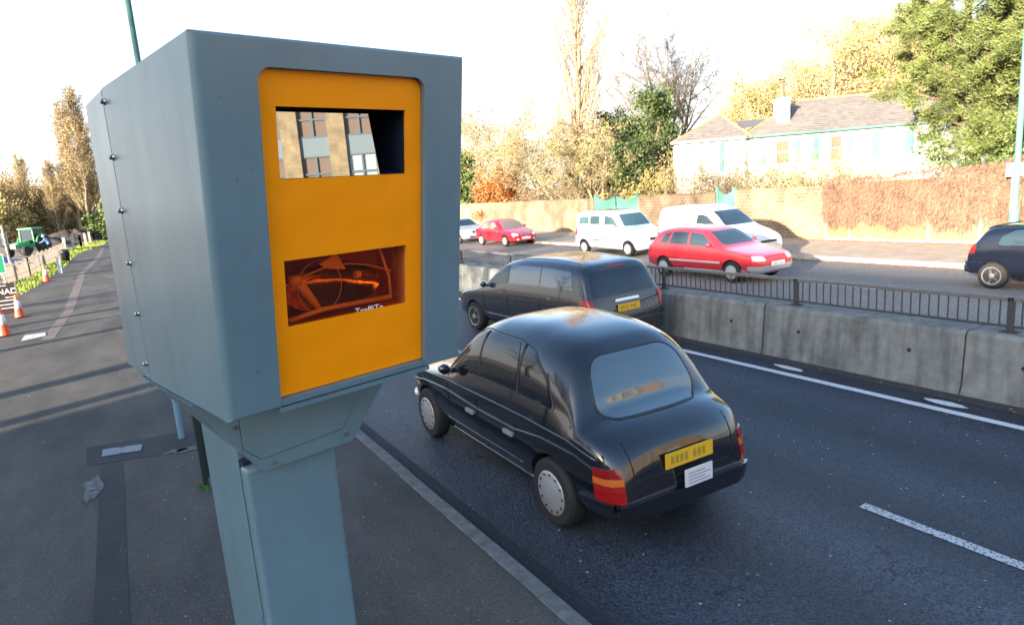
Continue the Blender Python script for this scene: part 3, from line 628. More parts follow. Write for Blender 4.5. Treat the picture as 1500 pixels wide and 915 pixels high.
# ------------------------------------------------------------ vehicles
def pchip(pts):
    xs = np.array([p[0] for p in pts], float); ys = np.array([p[1] for p in pts], float)
    h = np.diff(xs); d = np.diff(ys)/h; m = np.zeros(len(xs)); m[0] = d[0]; m[-1] = d[-1]
    for i in range(1, len(xs)-1):
        if d[i-1]*d[i] > 0:
            w1_, w2_ = 2*h[i]+h[i-1], h[i]+2*h[i-1]; m[i] = (w1_+w2_)/(w1_/d[i-1]+w2_/d[i])
    def f(x):
        x = min(max(x, xs[0]), xs[-1]); i = min(int(np.searchsorted(xs, x, side='right'))-1, len(h)-1); i = max(i, 0)
        t = (x-xs[i])/h[i]
        return float(ys[i]*(1+2*t)*(1-t)**2+m[i]*h[i]*t*(1-t)**2+ys[i+1]*t*t*(3-2*t)+m[i+1]*h[i]*t*t*(t-1))
    return f
class Car:
    def __init__(s, L, W, top, belt, bot=None, plan=None, ncab=4.5, tb=.17, ins=.015, low=7, nhood=2.6):
        s.L, s.W = L, W/2; s.top = pchip(top); s.beltf = pchip(belt); s.bot = pchip(bot or [(0, .30), (.5, .2), (L-.5, .22), (L, .32)])
        s.plan = pchip(plan or [(0, .66), (.06, .78), (.2, .9), (.6, .975), (1.2, 1), (L-1.0, 1), (L-.4, .97), (L-.1, .91), (L, .80)])
        s.n1, s.tb, s.ins, s.low, s.nh = ncab, tb, ins, low, nhood
    def belt(s, x): return min(s.beltf(x), s.top(x)-.03)
    def hw(s, x, z):
        if x < 0 or x > s.L: return -1
        T, B, b = s.top(x), s.bot(x), s.belt(x)
        if z >= T or z <= B: return -1
        ws = s.W*s.plan(x)
        if z > b:
            H = T-b; u = (z-b)/H; k = min(1, max(0, (H-.1)/.35)); n = s.nh+(s.n1-s.nh)*k
            return (ws-s.ins*(1-math.exp(-(z-b)/.025))*k-s.tb*(z-b))*max(0, 1-u**n)**(1/n)
        q = (b-z)/(b-B); m = s.low
        return ws*(1-.045*q*q)*max(0, 1-q**m)**(1/m)
    def inside(s, x, y, z): return s.hw(x, z) > abs(y)
    def body(s, arches, paint, name, parent, rw):
        xs = sorted(set([round(v, 4) for v in list(np.arange(0, s.L, .04))+[0, .004, .012, .025, .06, s.L-.06, s.L-.03, s.L-.015, s.L-.006, s.L]]))
        nl, nu = 14, 22; vs = []
        for x in xs:
            T, B, b = s.top(x), s.bot(x), s.belt(x); ws = s.W*s.plan(x); H = T-b; k = min(1, max(0, (H-.1)/.35)); n = s.nh+(s.n1-s.nh)*k; m = s.low
            half = []
            for i in range(nl):
                a = pi/2*(1-i/nl); q = sin(a)**(2/m) if i else 1; y = ws*(1-.045*q*q)*(cos(a)**(2/m) if i else 0)
                half.append((y, b-(b-B)*q))
            for i in range(nu+1):
                a = pi/2*i/nu; u = sin(a)**(2/n) if i else 0; z = b+H*u; c = cos(a)**(2/n) if i < nu else 0
                half.append(((ws-s.ins*(1-math.exp(-(z-b)/.025))*k-s.tb*(z-b))*c, z))
            ring = half+[(-y, z) for y, z in half[-2:0:-1]]
            vs += [(y, s.L/2-x, z) for y, z in ring]
        n = len(ring); fs = [(i*n+k, (i+1)*n+k, (i+1)*n+(k+1) % n, i*n+(k+1) % n) for i in range(len(xs)-1) for k in range(n)]
        fs += [tuple(range(n)), tuple((len(xs)-1)*n+k for k in range(n-1, -1, -1))]
        b = MB(); b.add(vs, fs); o = b.build(name, [paint, UNDER], parent); fixn(o.data)
        cs = []
        for ax in arches:
            for sd_ in (-1, 1):
                c = MB(); c.lathe([(rw*1.16, s.W*.62*sd_), (rw*1.16, s.W*1.3*sd_)], (0, s.L/2-ax, rw), 36, 'x', 1)
                co = c.build('c', [paint, UNDER]); co.data.polygons.foreach_set('material_index', [1]*len(co.data.polygons)); fixn(co.data)
                if parent: co.parent = parent
                cs.append(co)
        cut(o, cs); sharp_smooth(o, 35); s.o = o; return o
    def surf(s, axis, a, b_, sgn=1):
        # axis 'S': a=x,b=z -> side ; 'F'/'R': a=y,b=z from the front/rear ; 'T': a=x,b=y from above
        if axis == 'S': return Vector((sgn*max(0.0, s.hw(a, b_)), s.L/2-a, b_))
        if axis in 'FR':
            lo, hi = (0, s.L*.62) if axis == 'F' else (s.L, s.L*.4); st = 160; last = lo
            for i in range(st+1):
                x = lo+(hi-lo)*i/st; x = min(max(x, .0005), s.L-.0005)
                if s.inside(x, a, b_):
                    p, q = last, x
                    for _ in range(14):
                        mdl = (p+q)/2
                        if s.inside(mdl, a, b_): q = mdl
                        else: p = mdl
                    return Vector((a, s.L/2-q, b_))
                last = x
            return Vector((a, s.L/2-hi, b_))
        z1, z0 = s.top(a), s.belt(a)-.25
        for i in range(100):
            z = z1-(z1-z0)*i/100
            if s.hw(a, z) > abs(b_): return Vector((b_, s.L/2-a, z))
        return Vector((b_, s.L/2-a, z0))
    def patch(s, axis, poly, m, name, parent, sgn=1, off=.006, th=.012, nu=None, step=.05, smooth=True, rnd=.0):
        us = [p[0] for p in poly]; u0, u1 = min(us), max(us); nu = nu or max(3, int((u1-u0)/step)); ks = sorted(set(us))
        U = sorted(set([round(u0+(u1-u0)*i/nu, 5) for i in range(nu+1)]+[round(k, 5) for k in ks])); grid = []
        vsz = [p[1] for p in poly]; nv = max(3, int((max(vsz)-min(vsz))/step))
        for ui, u in enumerate(U):
            uu = min(max(u, u0+1e-4), u1-1e-4); hits = []
            for i in range(len(poly)):
                (x1, y1), (x2, y2) = poly[i], poly[(i+1) % len(poly)]
                if (x1-uu)*(x2-uu) <= 0 and x1 != x2: hits.append(y1+(uu-x1)/(x2-x1)*(y2-y1))
            if not hits: continue
            lo, hi = min(hits), max(hits); grid.append([(u, lo+(hi-lo)*j/nv) for j in range(nv+1)])
        P = [[s.surf(axis, a, c, sgn) for a, c in col] for col in grid]
        nn_, mm_ = len(P), nv+1; nor = [[None]*mm_ for _ in P]
        for i in range(nn_):
            for j in range(mm_):
                du = P[min(i+1, nn_-1)][j]-P[max(i-1, 0)][j]; dv = P[i][min(j+1, nv)]-P[i][max(j-1, 0)]
                q = du.cross(dv)
                if q.length < 1e-9: q = {'S': Vector((sgn, 0, 0)), 'F': Vector((0, 1, 0)), 'R': Vector((0, -1, 0)), 'T': Vector((0, 0, 1))}[axis]
                q.normalize(); ref = {'S': Vector((sgn, 0, .2)), 'F': Vector((0, 1, .4)), 'R': Vector((0, -1, .4)), 'T': Vector((0, 0, 1))}[axis]
                nor[i][j] = q if q.dot(ref) > 0 else -q
        b = MB(); vs = [P[i][j]+nor[i][j]*off for i in range(nn_) for j in range(mm_)]+[P[i][j]-nor[i][j]*th for i in range(nn_) for j in range(mm_)]
        N_ = nn_*mm_; fs = []
        for i in range(nn_-1):
            for j in range(nv):
                a = i*mm_+j; fs.append((a, a+mm_, a+mm_+1, a+1)); fs.append((a+N_, a+1+N_, a+mm_+1+N_, a+mm_+N_))
        for i in range(nn_-1):
            for j in (0, nv): a = i*mm_+j; fs.append((a, a+mm_, a+mm_+N_, a+N_))
        for j in range(nv):
            for i in (0, nn_-1): a = i*mm_+j; fs.append((a, a+1, a+1+N_, a+N_))
        b.add(vs, fs); o = b.build(name, m, parent); fixn(o.data); sharp_smooth(o, 50); return o
    def line(s, axis, pts, w, m, name, parent, sgn=1, r=None):
        P = [];
        for i in range(len(pts)-1):
            for k in range(6): t = k/6; P.append((pts[i][0]*(1-t)+pts[i+1][0]*t, pts[i][1]*(1-t)+pts[i+1][1]*t))
        P.append(pts[-1]); b = MB(); b.tube([s.surf(axis, a, c, sgn) for a, c in P], w, 6); return b.build(name, m, parent, smooth=True)
def ell(cx, cy, rx, ry, n=14, a0=0): return [(cx+rx*cos(2*pi*k/n+a0), cy+ry*sin(2*pi*k/n+a0)) for k in range(n)]
def round_poly(P, r=.05, n=4):
    out = []; m = len(P)
    for i in range(m):
        p0, p1, p2 = Vector(P[i-1]), Vector(P[i]), Vector(P[(i+1) % m]); a = (p0-p1); c = (p2-p1); ra = min(r, a.length*.45); rc = min(r, c.length*.45)
        A = p1+a.normalized()*ra; Cc = p1+c.normalized()*rc
        for k in range(n+1): t = k/n; q = A*(1-t)**2+p1*2*t*(1-t)+Cc*t*t; out.append((q.x, q.y))
    return out
def wheel(parent, x, y, r, wd, side, style, rim):
    # side: -1 left (outer face towards -x)
    w = MB(); o = side
    w.lathe([(r*.62, -wd/2), (r*.9, -wd/2), (r*.985, -wd*.36), (r, -wd*.2), (r, wd*.2), (r*.985, wd*.36), (r*.9, wd/2), (r*.62, wd/2)], (0, 0, 0), 36, 'x')
    t = w.build('wheel', TYRE, parent, smooth=True, loc=(x, y, r)); sharp_smooth(t, 40)
    d = MB()
    if style == 'cap':
        d.lathe([(r*.66, o*wd*.46), (r*.64, o*wd*.53), (r*.5, o*wd*.5), (r*.42, o*wd*.56), (r*.2, o*wd*.6), (r*.05, o*wd*.61)], (0, 0, 0), 28, 'x')
        for k in range(12): a = 2*pi*k/12; c = Vector((o*(wd*.50), r*.55*cos(a), r*.55*sin(a))); d.lathe([(r*.04, o*wd*-.02), (r*.04, o*.008)], c, 8, 'x', 1)
        h = d.build('rim', [rim, BLACKPL], t, smooth=True)
    else:
        d.lathe([(r*.68, o*wd*.42), (r*.68, o*wd*.52), (r*.6, o*wd*.5), (r*.58, o*wd*.3)], (0, 0, 0), 32, 'x')
        k5 = 5
        for k in range(k5):
            a = 2*pi*k/k5+.3; M = Matrix.Rotation(a, 4, 'X'); d.box(o*wd*.38, o*wd*.5, -r*.1, r*.1, 0, r*.62, 0, M)
        d.lathe([(r*.18, o*wd*.36), (r*.17, o*wd*.53), (r*.1, o*wd*.55)], (0, 0, 0), 16, 'x'); h = d.build('rim', rim, t); fixn(h.data)
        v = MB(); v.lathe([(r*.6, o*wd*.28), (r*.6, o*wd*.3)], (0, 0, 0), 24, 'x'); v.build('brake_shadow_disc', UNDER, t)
    return t
def mirror_(c, parent, x, z, paint):
    for sg in (-1, 1):
        p = c.surf('S', x, z, sg); b = MB(); b.tube([p-Vector((sg*.03, 0, 0)), p+Vector((sg*.07, -.01, .02))], [.03, .025], 8)
        b.tube([p+Vector((sg*.10, .06, .035)), p+Vector((sg*.12, .03, .04)), p+Vector((sg*.12, -.035, .04))], [.02, .06, .062], 12)
        for i in range(len(b.v)): pass
        o = b.build('door_mirror', paint, parent, smooth=True)
def plate(parent, c, axis, y0, z0, m, w=.52, h=.11, marks=True, flip=1):
    p = c.surf(axis, y0, z0); d = -1 if axis == 'R' else 1; b = MB(); yy = p.y+d*.02
    b.box(y0-w/2, y0+w/2, min(yy, yy+d*.012), max(yy, yy+d*.012), z0-h/2, z0+h/2)
    x = y0-w*.40
    for k in range(7):
        ww = w*.065; ya, yb = sorted((yy+d*.012, yy+d*.0135)); b.box(x, x+ww, ya, yb, z0-h*.26, z0+h*.26, 1); x += ww*1.5+(w*.08 if k == 3 else 0)
    return b.build('number_plate', [m, PLATE_MK if m is PLATE_Y else PLATE_MK2], parent)
def finish(root, loc, heading, scale=1.0):
    root.location = loc; root.rotation_euler = (0, 0, heading); root.scale = (scale,)*3

# ---- black taxi
def taxi():
    t = empty('taxi'); tag(t, 'black rounded taxi in the near lane with white square plate below its yellow one', 'taxi')
    L = 4.58
    c = Car(L, 1.80, [(0, .60), (.03, .74), (.12, .83), (.5, .93), (1.0, 1.01), (1.32, 1.07), (1.42, 1.13), (1.85, 1.55), (2.1, 1.72), (2.5, 1.815), (2.95, 1.83), (3.35, 1.80), (3.66, 1.73), (3.88, 1.56), (4.02, 1.32), (4.10, 1.15), (4.3, 1.07), (4.45, .97), (4.53, .84), (4.565, .62), (4.58, .5)],
            [(0, .6), (.3, .78), (1.0, .93), (1.6, .99), (2.6, 1.0), (3.4, 1.0), (4.0, .98), (4.35, .88), (4.58, .5)],
            [(0, .30), (.3, .24), (.8, .2), (3.8, .2), (4.3, .25), (4.58, .32)],
            [(0, .6), (.08, .76), (.25, .88), (.6, .96), (1.2, .985), (2.2, 1), (3.4, 1), (4.0, .975), (4.35, .92), (4.52, .84), (4.58, .72)], ncab=3.8, tb=.11, ins=.05, low=6)
    c.body([.84, 3.72], P_BLACK, 'body', t, .335)
    for sg in (-1, 1):
        c.patch('S', round_poly([(1.58, 1.04), (1.60, 1.14), (1.98, 1.55), (2.2, 1.64), (2.29, 1.65), (2.29, 1.04)], .06), GLASS_D, 'front_side_window', t, sg)
        c.patch('S', round_poly([(2.34, 1.04), (2.34, 1.66), (3.02, 1.66), (3.09, 1.5), (3.09, 1.04)], .06), GLASS_D, 'rear_side_window', t, sg)
        c.patch('S', round_poly([(3.15, 1.05), (3.15, 1.62), (3.3, 1.60), (3.6, 1.40), (3.72, 1.18), (3.66, 1.07)], .05), GLASS_D, 'quarter_window', t, sg)
        # raised swage lines along waist and wing; metallic waist imitates the belt highlight
        c.line('S', [(.25, .80), (.9, .93), (1.5, .975), (2.4, .985), (3.4, .99), (4.0, .955), (4.35, .86)], .010, mat('highlight_moulding', (.16, .18, .2), .12, metal=1), 'waist_moulding', t, sg)
        c.line('S', [(.2, .69), (.8, .80), (1.5, .84), (2.4, .80), (3.1, .80), (3.6, .86), (4.1, .84), (4.4, .74)], .012, P_BLACK, 'wing_moulding', t, sg)
        for x in (1.56, 2.32, 3.14):
            c.line('S', [(x, .27), (x-.01, .6), (x, 1.02)], .0035, UNDER, 'door_gap', t, sg)
        for nm_, Pw in (('window_frame', [(1.56, 1.02), (1.58, 1.15), (1.97, 1.57), (2.2, 1.665), (2.32, 1.68), (3.03, 1.68), (3.3, 1.62), (3.62, 1.41), (3.75, 1.18), (3.68, 1.04), (3.1, 1.02), (2.3, 1.02), (1.56, 1.02)]), ('window_pillar', [(2.315, 1.03), (2.315, 1.66)]), ('window_pillar', [(3.12, 1.03), (3.12, 1.65)])): c.line('S', Pw, .008 if nm_ == 'window_frame' else .018, BLACKPL, nm_, t, sg)
        c.line('S', [(1.3, .30), (2.2, .30), (3.3, .30)], .018, P_BLACK, 'sill_step', t, sg)
        c.line('S', [(1.35, .46), (2.2, .46), (3.2, .46)], .008, P_BLACK, 'side_crease', t, sg)
        for x in (2.12, 2.98): c.patch('S', round_poly([(x-.09, .70), (x-.09, .745), (x+.1, .745), (x+.1, .70)], .015), HUB, 'door_handle', t, sg, off=.016)
        c.patch('S', [(.42, .66), (.42, .69), (.58, .69), (.58, .66)], AMB_L, 'side_indicator', t, sg, off=.008)
        wheel(t, sg*.80, L/2-.84, .335, .19, sg, 'cap', HUB); wheel(t, sg*.80, L/2-3.72, .335, .19, sg, 'cap', HUB)
        # tail light cluster wraps the corner
        zz = [(.50, .60), (.60, .655), (.655, .72), (.72, .80)]
        for (za, zb_), m in zip(zz, (RED_L, RED_L, AMB_L, mat('dark_red_lens', (.22, .006, .006), .12, coat=.6))):
            c.patch('S', [(4.31, za+.002), (4.31, zb_-.002), (4.49, zb_-.002), (4.49, za+.002)], m, 'tail_light', t, sg, off=.014)
            c.patch('R', [(sg*.69, za+.003), (sg*.69, zb_-.003), (sg*.78, zb_-.003), (sg*.78, za+.003)], m, 'tail_light', t, off=.014)
    rwp = round_poly([(-.61, 1.10), (-.50, 1.60), (.50, 1.60), (.61, 1.10)], .2, 10)
    c.patch('R', rwp, mat('rear_taxi_glass', (.05, .085, .11), .05, spec=1.0, coat=1), 'rear_window', t, step=.03)  # glass colour lightened to stand in for the sky's reflection
    c.line('R', [(x*1.02, 1.35+(z-1.35)*1.03) for x, z in rwp+rwp[:1]], .011, BLACKPL, 'window_seal', t)
    c.patch('F', round_poly([(-.62, 1.14), (-.55, 1.58), (.55, 1.58), (.62, 1.14)], .08), GLASS_M, 'windscreen', t)
    c.line('R', [(-.60, .98), (-.58, .66), (-.5, .6), (.5, .6), (.58, .66), (.60, .98)], .005, UNDER, 'boot_gap', t)
    # bumpers
    for ax, z0, z1 in (('R', .34, .50), ('F', .30, .48)):
        c.patch(ax, [(-.74, z0), (-.74, z1), (.74, z1), (.74, z0)], P_BLACK, 'bumper', t, off=.05, th=.02)
    for sg in (-1, 1): c.patch('S', [(4.12, .34), (4.12, .50), (4.5, .50), (4.5, .34)], P_BLACK, 'bumper_corner', t, sg, off=.035)
    plate(t, c, 'R', 0.02, .76, PLATE_Y, .56, .14)
    b = MB(); p = c.surf('R', .04, .58); b.box(-.10, .22, p.y-.075, p.y-.06, .50, .66); 
    for k in range(4): b.box(-.07, .19-(k % 2)*.06, p.y-.077, p.y-.0752, .525+k*.03, .537+k*.03, 1)
    b.build('licence_plate', [PLATE_W, mat('grey_print', (.3, .3, .36), .6)], t)
    for sg in (-1, 1): c.patch('F', ell(sg*.58, .66, .11, .10), CLEAR_L, 'headlight', t)
    c.patch('F', [(-.36, .52), (-.36, .74), (.36, .74), (.36, .52)], CHROME, 'grille', t)
    mirror_(c, t, 1.66, 1.1, P_BLACK)
    return t
tx = taxi(); finish(tx, (3.98, 6.14, 0), radians(-1.0), 1.0); tx.scale = (.99, 1, .965)
# ---- dark people carrier
def mpv():
    t = empty('people_carrier'); tag(t, 'dark people carrier with privacy glass beside the barrier, just ahead of the taxi', 'people carrier')
    L = 4.80; MPVG = mat('sky_toned_glass', (.035, .06, .09), .03, spec=1.0, coat=1)  # blue of the reflected sky is put into the side glass colour
    c = Car(L, 1.94, [(0, .55), (.05, .74), (.2, .84), (.7, .96), (1.05, 1.03), (1.25, 1.12), (1.85, 1.52), (2.15, 1.66), (2.7, 1.745), (3.4, 1.76), (4.1, 1.72), (4.38, 1.66), (4.5, 1.52), (4.62, 1.25), (4.70, 1.02), (4.74, .85), (4.77, .7), (4.8, .5)],
            [(0, .55), (.3, .76), (1.1, .95), (1.8, 1.0), (3.2, 1.04), (4.3, 1.06), (4.7, 1.0), (4.8, .5)], ncab=6, tb=.2, ins=.02)
    c.body([.93, 3.87], P_MPV, 'body', t, .33)
    for sg in (-1, 1):
        c.patch('S', round_poly([(1.45, 1.08), (1.95, 1.50), (2.12, 1.56), (2.28, 1.58), (2.28, 1.08)], .05), GLASS_M, 'front_side_window', t, sg)
        c.patch('S', round_poly([(2.34, 1.08), (2.34, 1.59), (3.34, 1.60), (3.34, 1.10)], .05), MPVG, 'middle_side_window', t, sg)
        c.patch('S', round_poly([(3.37, 1.10), (3.37, 1.60), (4.2, 1.57), (4.32, 1.14)], .07), MPVG, 'rear_side_window', t, sg)
        for x in (1.38, 2.31, 3.36): c.line('S', [(x, .25), (x, 1.05)], .004, UNDER, 'door_gap', t, sg)
        c.line('S', [(2.4, .98), (4.3, 1.0)], .006, UNDER, 'slide_rail', t, sg)
        c.line('S', [(1.35, .48), (3.4, .48)], .02, P_MPV, 'side_moulding', t, sg)
        for x in (2.18, 2.5): c.patch('S', round_poly([(x-.07, .83), (x-.07, .87), (x+.08, .87), (x+.08, .83)], .015), P_MPV, 'door_handle', t, sg, off=.014)
        wheel(t, sg*.87, L/2-.93, .33, .21, sg, 'alloy', RIM); wheel(t, sg*.87, L/2-3.87, .33, .21, sg, 'alloy', RIM)
        c.patch('R', round_poly([(sg*.80, .78), (sg*.78, 1.08), (sg*.90, 1.08), (sg*.92, .78)], .02), RED_L, 'tail_light', t, off=.012)
        c.patch('S', [(4.52, .80), (4.50, 1.08), (4.66, 1.08), (4.70, .80)], RED_L, 'tail_light', t, sg, off=.01)
        c.line('T', [(2.2, sg*.62), (4.2, sg*.60)], .016, BLACKPL, 'roof_rail', t)
    c.patch('R', round_poly([(-.76, 1.10), (-.66, 1.55), (.66, 1.55), (.76, 1.10)], .06), GLASS_D, 'rear_window', t)
    c.patch('R', [(-.2, 1.585), (-.2, 1.61), (.2, 1.61), (.2, 1.585)], RED_L, 'high_brake_light', t, off=.012)
    c.patch('F', round_poly([(-.74, 1.12), (-.62, 1.60), (.62, 1.60), (.74, 1.12)], .08), GLASS_M, 'windscreen', t)
    c.patch('R', [(-.84, .40), (-.84, .62), (.84, .62), (.84, .40)], P_MPV, 'bumper', t, off=.07, th=.02)
    c.patch('R', round_poly([(-.30, .985), (-.28, 1.03), (.28, 1.03), (.30, .985)], .015), CHROME, 'chrome_handle_strip', t, off=.02)
    c.line('R', [(-.78, 1.0), (-.8, .66), (.8, .66), (.78, 1.0)], .004, UNDER, 'tailgate_gap', t)
    plate(t, c, 'R', 0, .87, PLATE_Y, .52, .13)
    c.line('R', [(-.1, 1.12), (.34, 1.17)], .008, BLACKPL, 'rear_wiper', t)
    for sg in (-1, 1): c.patch('F', round_poly([(sg*.5, .62), (sg*.5, .76), (sg*.8, .78), (sg*.8, .64)], .03), CLEAR_L, 'headlight', t)
    mirror_(c, t, 1.55, 1.1, P_MPV)
    return t
mv = mpv(); finish(mv, (7.72, 11.5, 0), radians(1.5), .98); mv.scale = (.99, 1.07, .98)

def hatch(name, label, cat, L, W, top, belt, rows, paint, wb, rr, win, style='cap', rim=WHITEHUB, glass=GLASS_T, windrow=None, rearw=None, clad=None, plate_f=PLATE_W, n=4.5, tb=.2, wheely=.72, lights=True, mould=None, plan=None, hl=None):
    t = empty(name); tag(t, label, cat)
    c = Car(L, W, top, belt, plan=plan, ncab=n, tb=tb)
    c.body(wb, paint, 'body', t, rr)
    for sg in (-1, 1):
        for nm, P in win: c.patch('S', round_poly(P, .04), glass, nm, t, sg, off=.007)
        for x, z0, z1 in rows: c.line('S', [(x, z0), (x, z1)], .0035, UNDER, 'door_gap', t, sg)
        for ax in wb: wheel(t, sg*(W/2-.09), L/2-ax, rr, .17, sg, style, rim)
        if mould: c.patch('S', mould, BLACKPL if clad is None else clad, 'side_moulding', t, sg, off=.014)
        if rearw: c.patch('R', [(sg*(W/2-.21), rearw[2]), (sg*(W/2-.21), rearw[3]), (sg*(W/2-.06), rearw[3]), (sg*(W/2-.06), rearw[2])], RED_L, 'tail_light', t, off=.012); c.patch('S', [(L-.22, rearw[2]), (L-.25, rearw[3]), (L-.12, rearw[3]), (L-.08, rearw[2])], RED_L, 'tail_light', t, sg, off=.008)
        if hl: c.patch('F', round_poly([(sg*a, b_) for a, b_ in hl], .04), CLEAR_L, 'headlight', t, off=.012)
    if windrow: y1, y2, z0, z1 = windrow; c.patch('F', round_poly([(-y1, z0), (-y2, z1), (y2, z1), (y1, z0)], .06), glass, 'windscreen', t); c.line('F', [(-y1*.7, z0+.02), (-.05, z0+.08)], .007, BLACKPL, 'wiper', t)
    if rearw: y1, y2 = rearw[0], rearw[1]; c.patch('R', round_poly([(-y1, rearw[4]), (-y2, rearw[5]), (y2, rearw[5]), (y1, rearw[4])], .05), glass, 'rear_window', t)
    return t, c
# ---- red moving car on the far carriageway
t, c = hatch('red_hatchback', 'scarlet hatchback driving on the far carriageway in front of the white van', 'car', 4.15, 1.70,
    [(0, .5), (.04, .66), (.2, .74), (.7, .85), (1.05, .92), (1.2, .99), (1.75, 1.33), (2.0, 1.41), (2.6, 1.45), (3.3, 1.42), (3.65, 1.35), (3.85, 1.12), (3.98, .92), (4.08, .78), (4.15, .5)],
    [(0, .5), (.3, .7), (1.1, .86), (2.5, .9), (3.6, .93), (3.9, .88), (4.15, .5)], [(1.35, .25, .9), (2.35, .25, .92), (3.1, .6, .93)], P_RED2, [.82, 3.36], .29,
    [('front_side_window', [(1.42, .94), (1.85, 1.27), (2.32, 1.33), (2.32, .94)]), ('rear_side_window', [(2.38, .95), (2.38, 1.33), (3.0, 1.32), (3.12, .97)]), ('quarter_window', [(3.17, .97), (3.06, 1.31), (3.3, 1.28), (3.5, 1.0)])],
    windrow=(.64, .54, .98, 1.33), rearw=(.6, .5, .68, .92, 1.0, 1.32), mould=[(1.2, .5), (1.2, .55), (3.1, .55), (3.1, .5)], clad=mat('pale_moulding', (.5, .4, .4), .4), glass=GLASS_M, hl=[(.45, .58), (.45, .70), (.74, .72), (.74, .60)])
c.patch('F', [(-.78, .28), (-.78, .46), (.78, .46), (.78, .28)], mat('silver_bumper', (.4, .4, .42), .35, metal=.3), 'bumper', t, off=.03); plate(t, c, 'F', 0, .5, PLATE_W); mirror_(c, t, 1.5, .96, P_RED2)
finish(t, (15.7, 14.0, 0), radians(180), 1.06)
# ---- parked cherry saloon
t, c = hatch('red_saloon', 'cherry red rounded saloon parked far off by the brick wall', 'car', 4.10, 1.69,
    [(0, .46), (.04, .6), (.18, .68), (.6, .80), (.95, .87), (1.12, .93), (1.7, 1.29), (1.95, 1.36), (2.4, 1.385), (2.9, 1.33), (3.35, 1.13), (3.6, 1.0), (3.9, .94), (4.03, .86), (4.1, .5)],
    [(0, .46), (.3, .62), (1.1, .82), (2.5, .88), (3.5, .9), (3.9, .84), (4.1, .5)], [(1.35, .25, .86), (2.3, .25, .88)], P_RED, [.80, 3.265], .29,
    [('front_side_window', [(1.42, .90), (1.85, 1.22), (2.25, 1.28), (2.25, .90)]), ('rear_side_window', [(2.31, .91), (2.31, 1.28), (2.75, 1.24), (3.1, 1.04), (3.12, .93)])],
    windrow=(.64, .53, .93, 1.28), rearw=(.58, .5, .68, .86, .98, 1.25), glass=mat('pale_vehicle_glass', (.16, .15, .12), .05, spec=.8), hl=[(.46, .545), (.43, .64), (.6, .68), (.73, .66), (.73, .56)], plan=[(0, .62), (.06, .76), (.2, .88), (.6, .97), (1.2, 1), (3.1, 1), (3.7, .96), (4.0, .88), (4.1, .74)])
c.patch('F', [(-.26, .56), (-.28, .64), (.28, .64), (.26, .56)], CHROME, 'grille', t); plate(t, c, 'F', 0, .42, PLATE_W, .52, .12); mirror_(c, t, 1.5, .92, P_RED)
for sg in (-1, 1): c.patch('F', ell(sg*.5, .36, .07, .04, 10), CLEAR_L, 'fog_light', t)
finish(t, (19.05, 32.3, 0), radians(181), 1.05)
# ---- silver car behind it
t, c = hatch('silver_car', 'silver car mostly hidden behind the right edge of the speed camera', 'car', 4.2, 1.72,
    [(0, .5), (.04, .66), (.2, .74), (.7, .86), (1.05, .93), (1.2, 1.0), (1.8, 1.36), (2.2, 1.44), (3.0, 1.43), (3.6, 1.34), (3.9, 1.05), (4.1, .8), (4.2, .5)],
    [(0, .5), (.3, .7), (1.1, .87), (2.5, .92), (3.6, .94), (3.9, .88), (4.2, .5)], [(1.4, .25, .9), (2.4, .25, .92)], P_SILV, [.85, 3.4], .3,
    [('front_side_window', [(1.45, .95), (1.9, 1.28), (2.35, 1.35), (2.35, .95)]), ('rear_side_window', [(2.41, .96), (2.41, 1.35), (3.2, 1.32), (3.4, .98)])],
    windrow=(.64, .54, 1.0, 1.35), rearw=(.6, .5, .7, .9, 1.0, 1.32), glass=GLASS_M, hl=[(.42, .60), (.42, .70), (.74, .74), (.74, .62)])
c.patch('F', [(-.3, .6), (-.3, .7), (.3, .7), (.3, .6)], BLACKPL, 'grille', t); c.patch('F', [(-.5, .34), (-.5, .42), (.5, .42), (.5, .34)], BLACKPL, 'air_intake', t); plate(t, c, 'F', 0, .49, PLATE_W, .52, .11); mirror_(c, t, 1.5, .98, P_SILV)
finish(t, (19.0, 37.7, 0), radians(180), 1.03)
# ---- white small people van
bl_top = [(0, .5), (.04, .70), (.12, .80), (.5, .96), (.85, 1.08), (1.0, 1.15), (1.45, 1.58), (1.65, 1.72), (2.0, 1.79), (3.0, 1.80), (3.8, 1.78), (3.95, 1.72), (4.03, 1.55), (4.08, 1.0), (4.11, .5)]
t, c = hatch('white_people_van', 'white boxy small van with side windows parked between the red saloon and the bigger van', 'van', 4.11, 1.72, bl_top,
    [(0, .5), (.3, .8), (1.0, 1.02), (1.6, 1.08), (3.9, 1.1), (4.11, .5)], [(1.2, .3, 1.06), (2.2, .3, 1.08), (3.05, .3, 1.1)], P_WHITE, [.78, 3.47], .30,
    [('front_side_window', [(1.25, 1.13), (1.62, 1.52), (2.0, 1.58), (2.12, 1.58), (2.12, 1.13)]), ('middle_side_window', [(2.42, 1.16), (2.42, 1.58), (3.02, 1.58), (3.02, 1.16)]), ('rear_side_window', [(3.12, 1.16), (3.12, 1.58), (3.7, 1.57), (3.78, 1.16)])],
    windrow=(.70, .60, 1.17, 1.62), rearw=(.6, .6, .8, 1.1, 1.15, 1.6), n=7, tb=.12, mould=[(1.15, .60), (1.15, .65), (2.9, .65), (2.9, .60)], clad=mat('grey_moulding', (.3, .3, .32), .5), hl=[(.45, .70), (.45, .86), (.66, .93), (.74, .88), (.74, .72)],
    plan=[(0, .72), (.05, .82), (.2, .92), (.6, .98), (1.2, 1), (3.8, 1), (4.0, .97), (4.11, .9)])
c.patch('F', [(-.36, .62), (-.36, .72), (.36, .72), (.36, .62)], BLACKPL, 'grille', t); plate(t, c, 'F', 0, .42, PLATE_W); mirror_(c, t, 1.42, 1.14, P_WHITE)
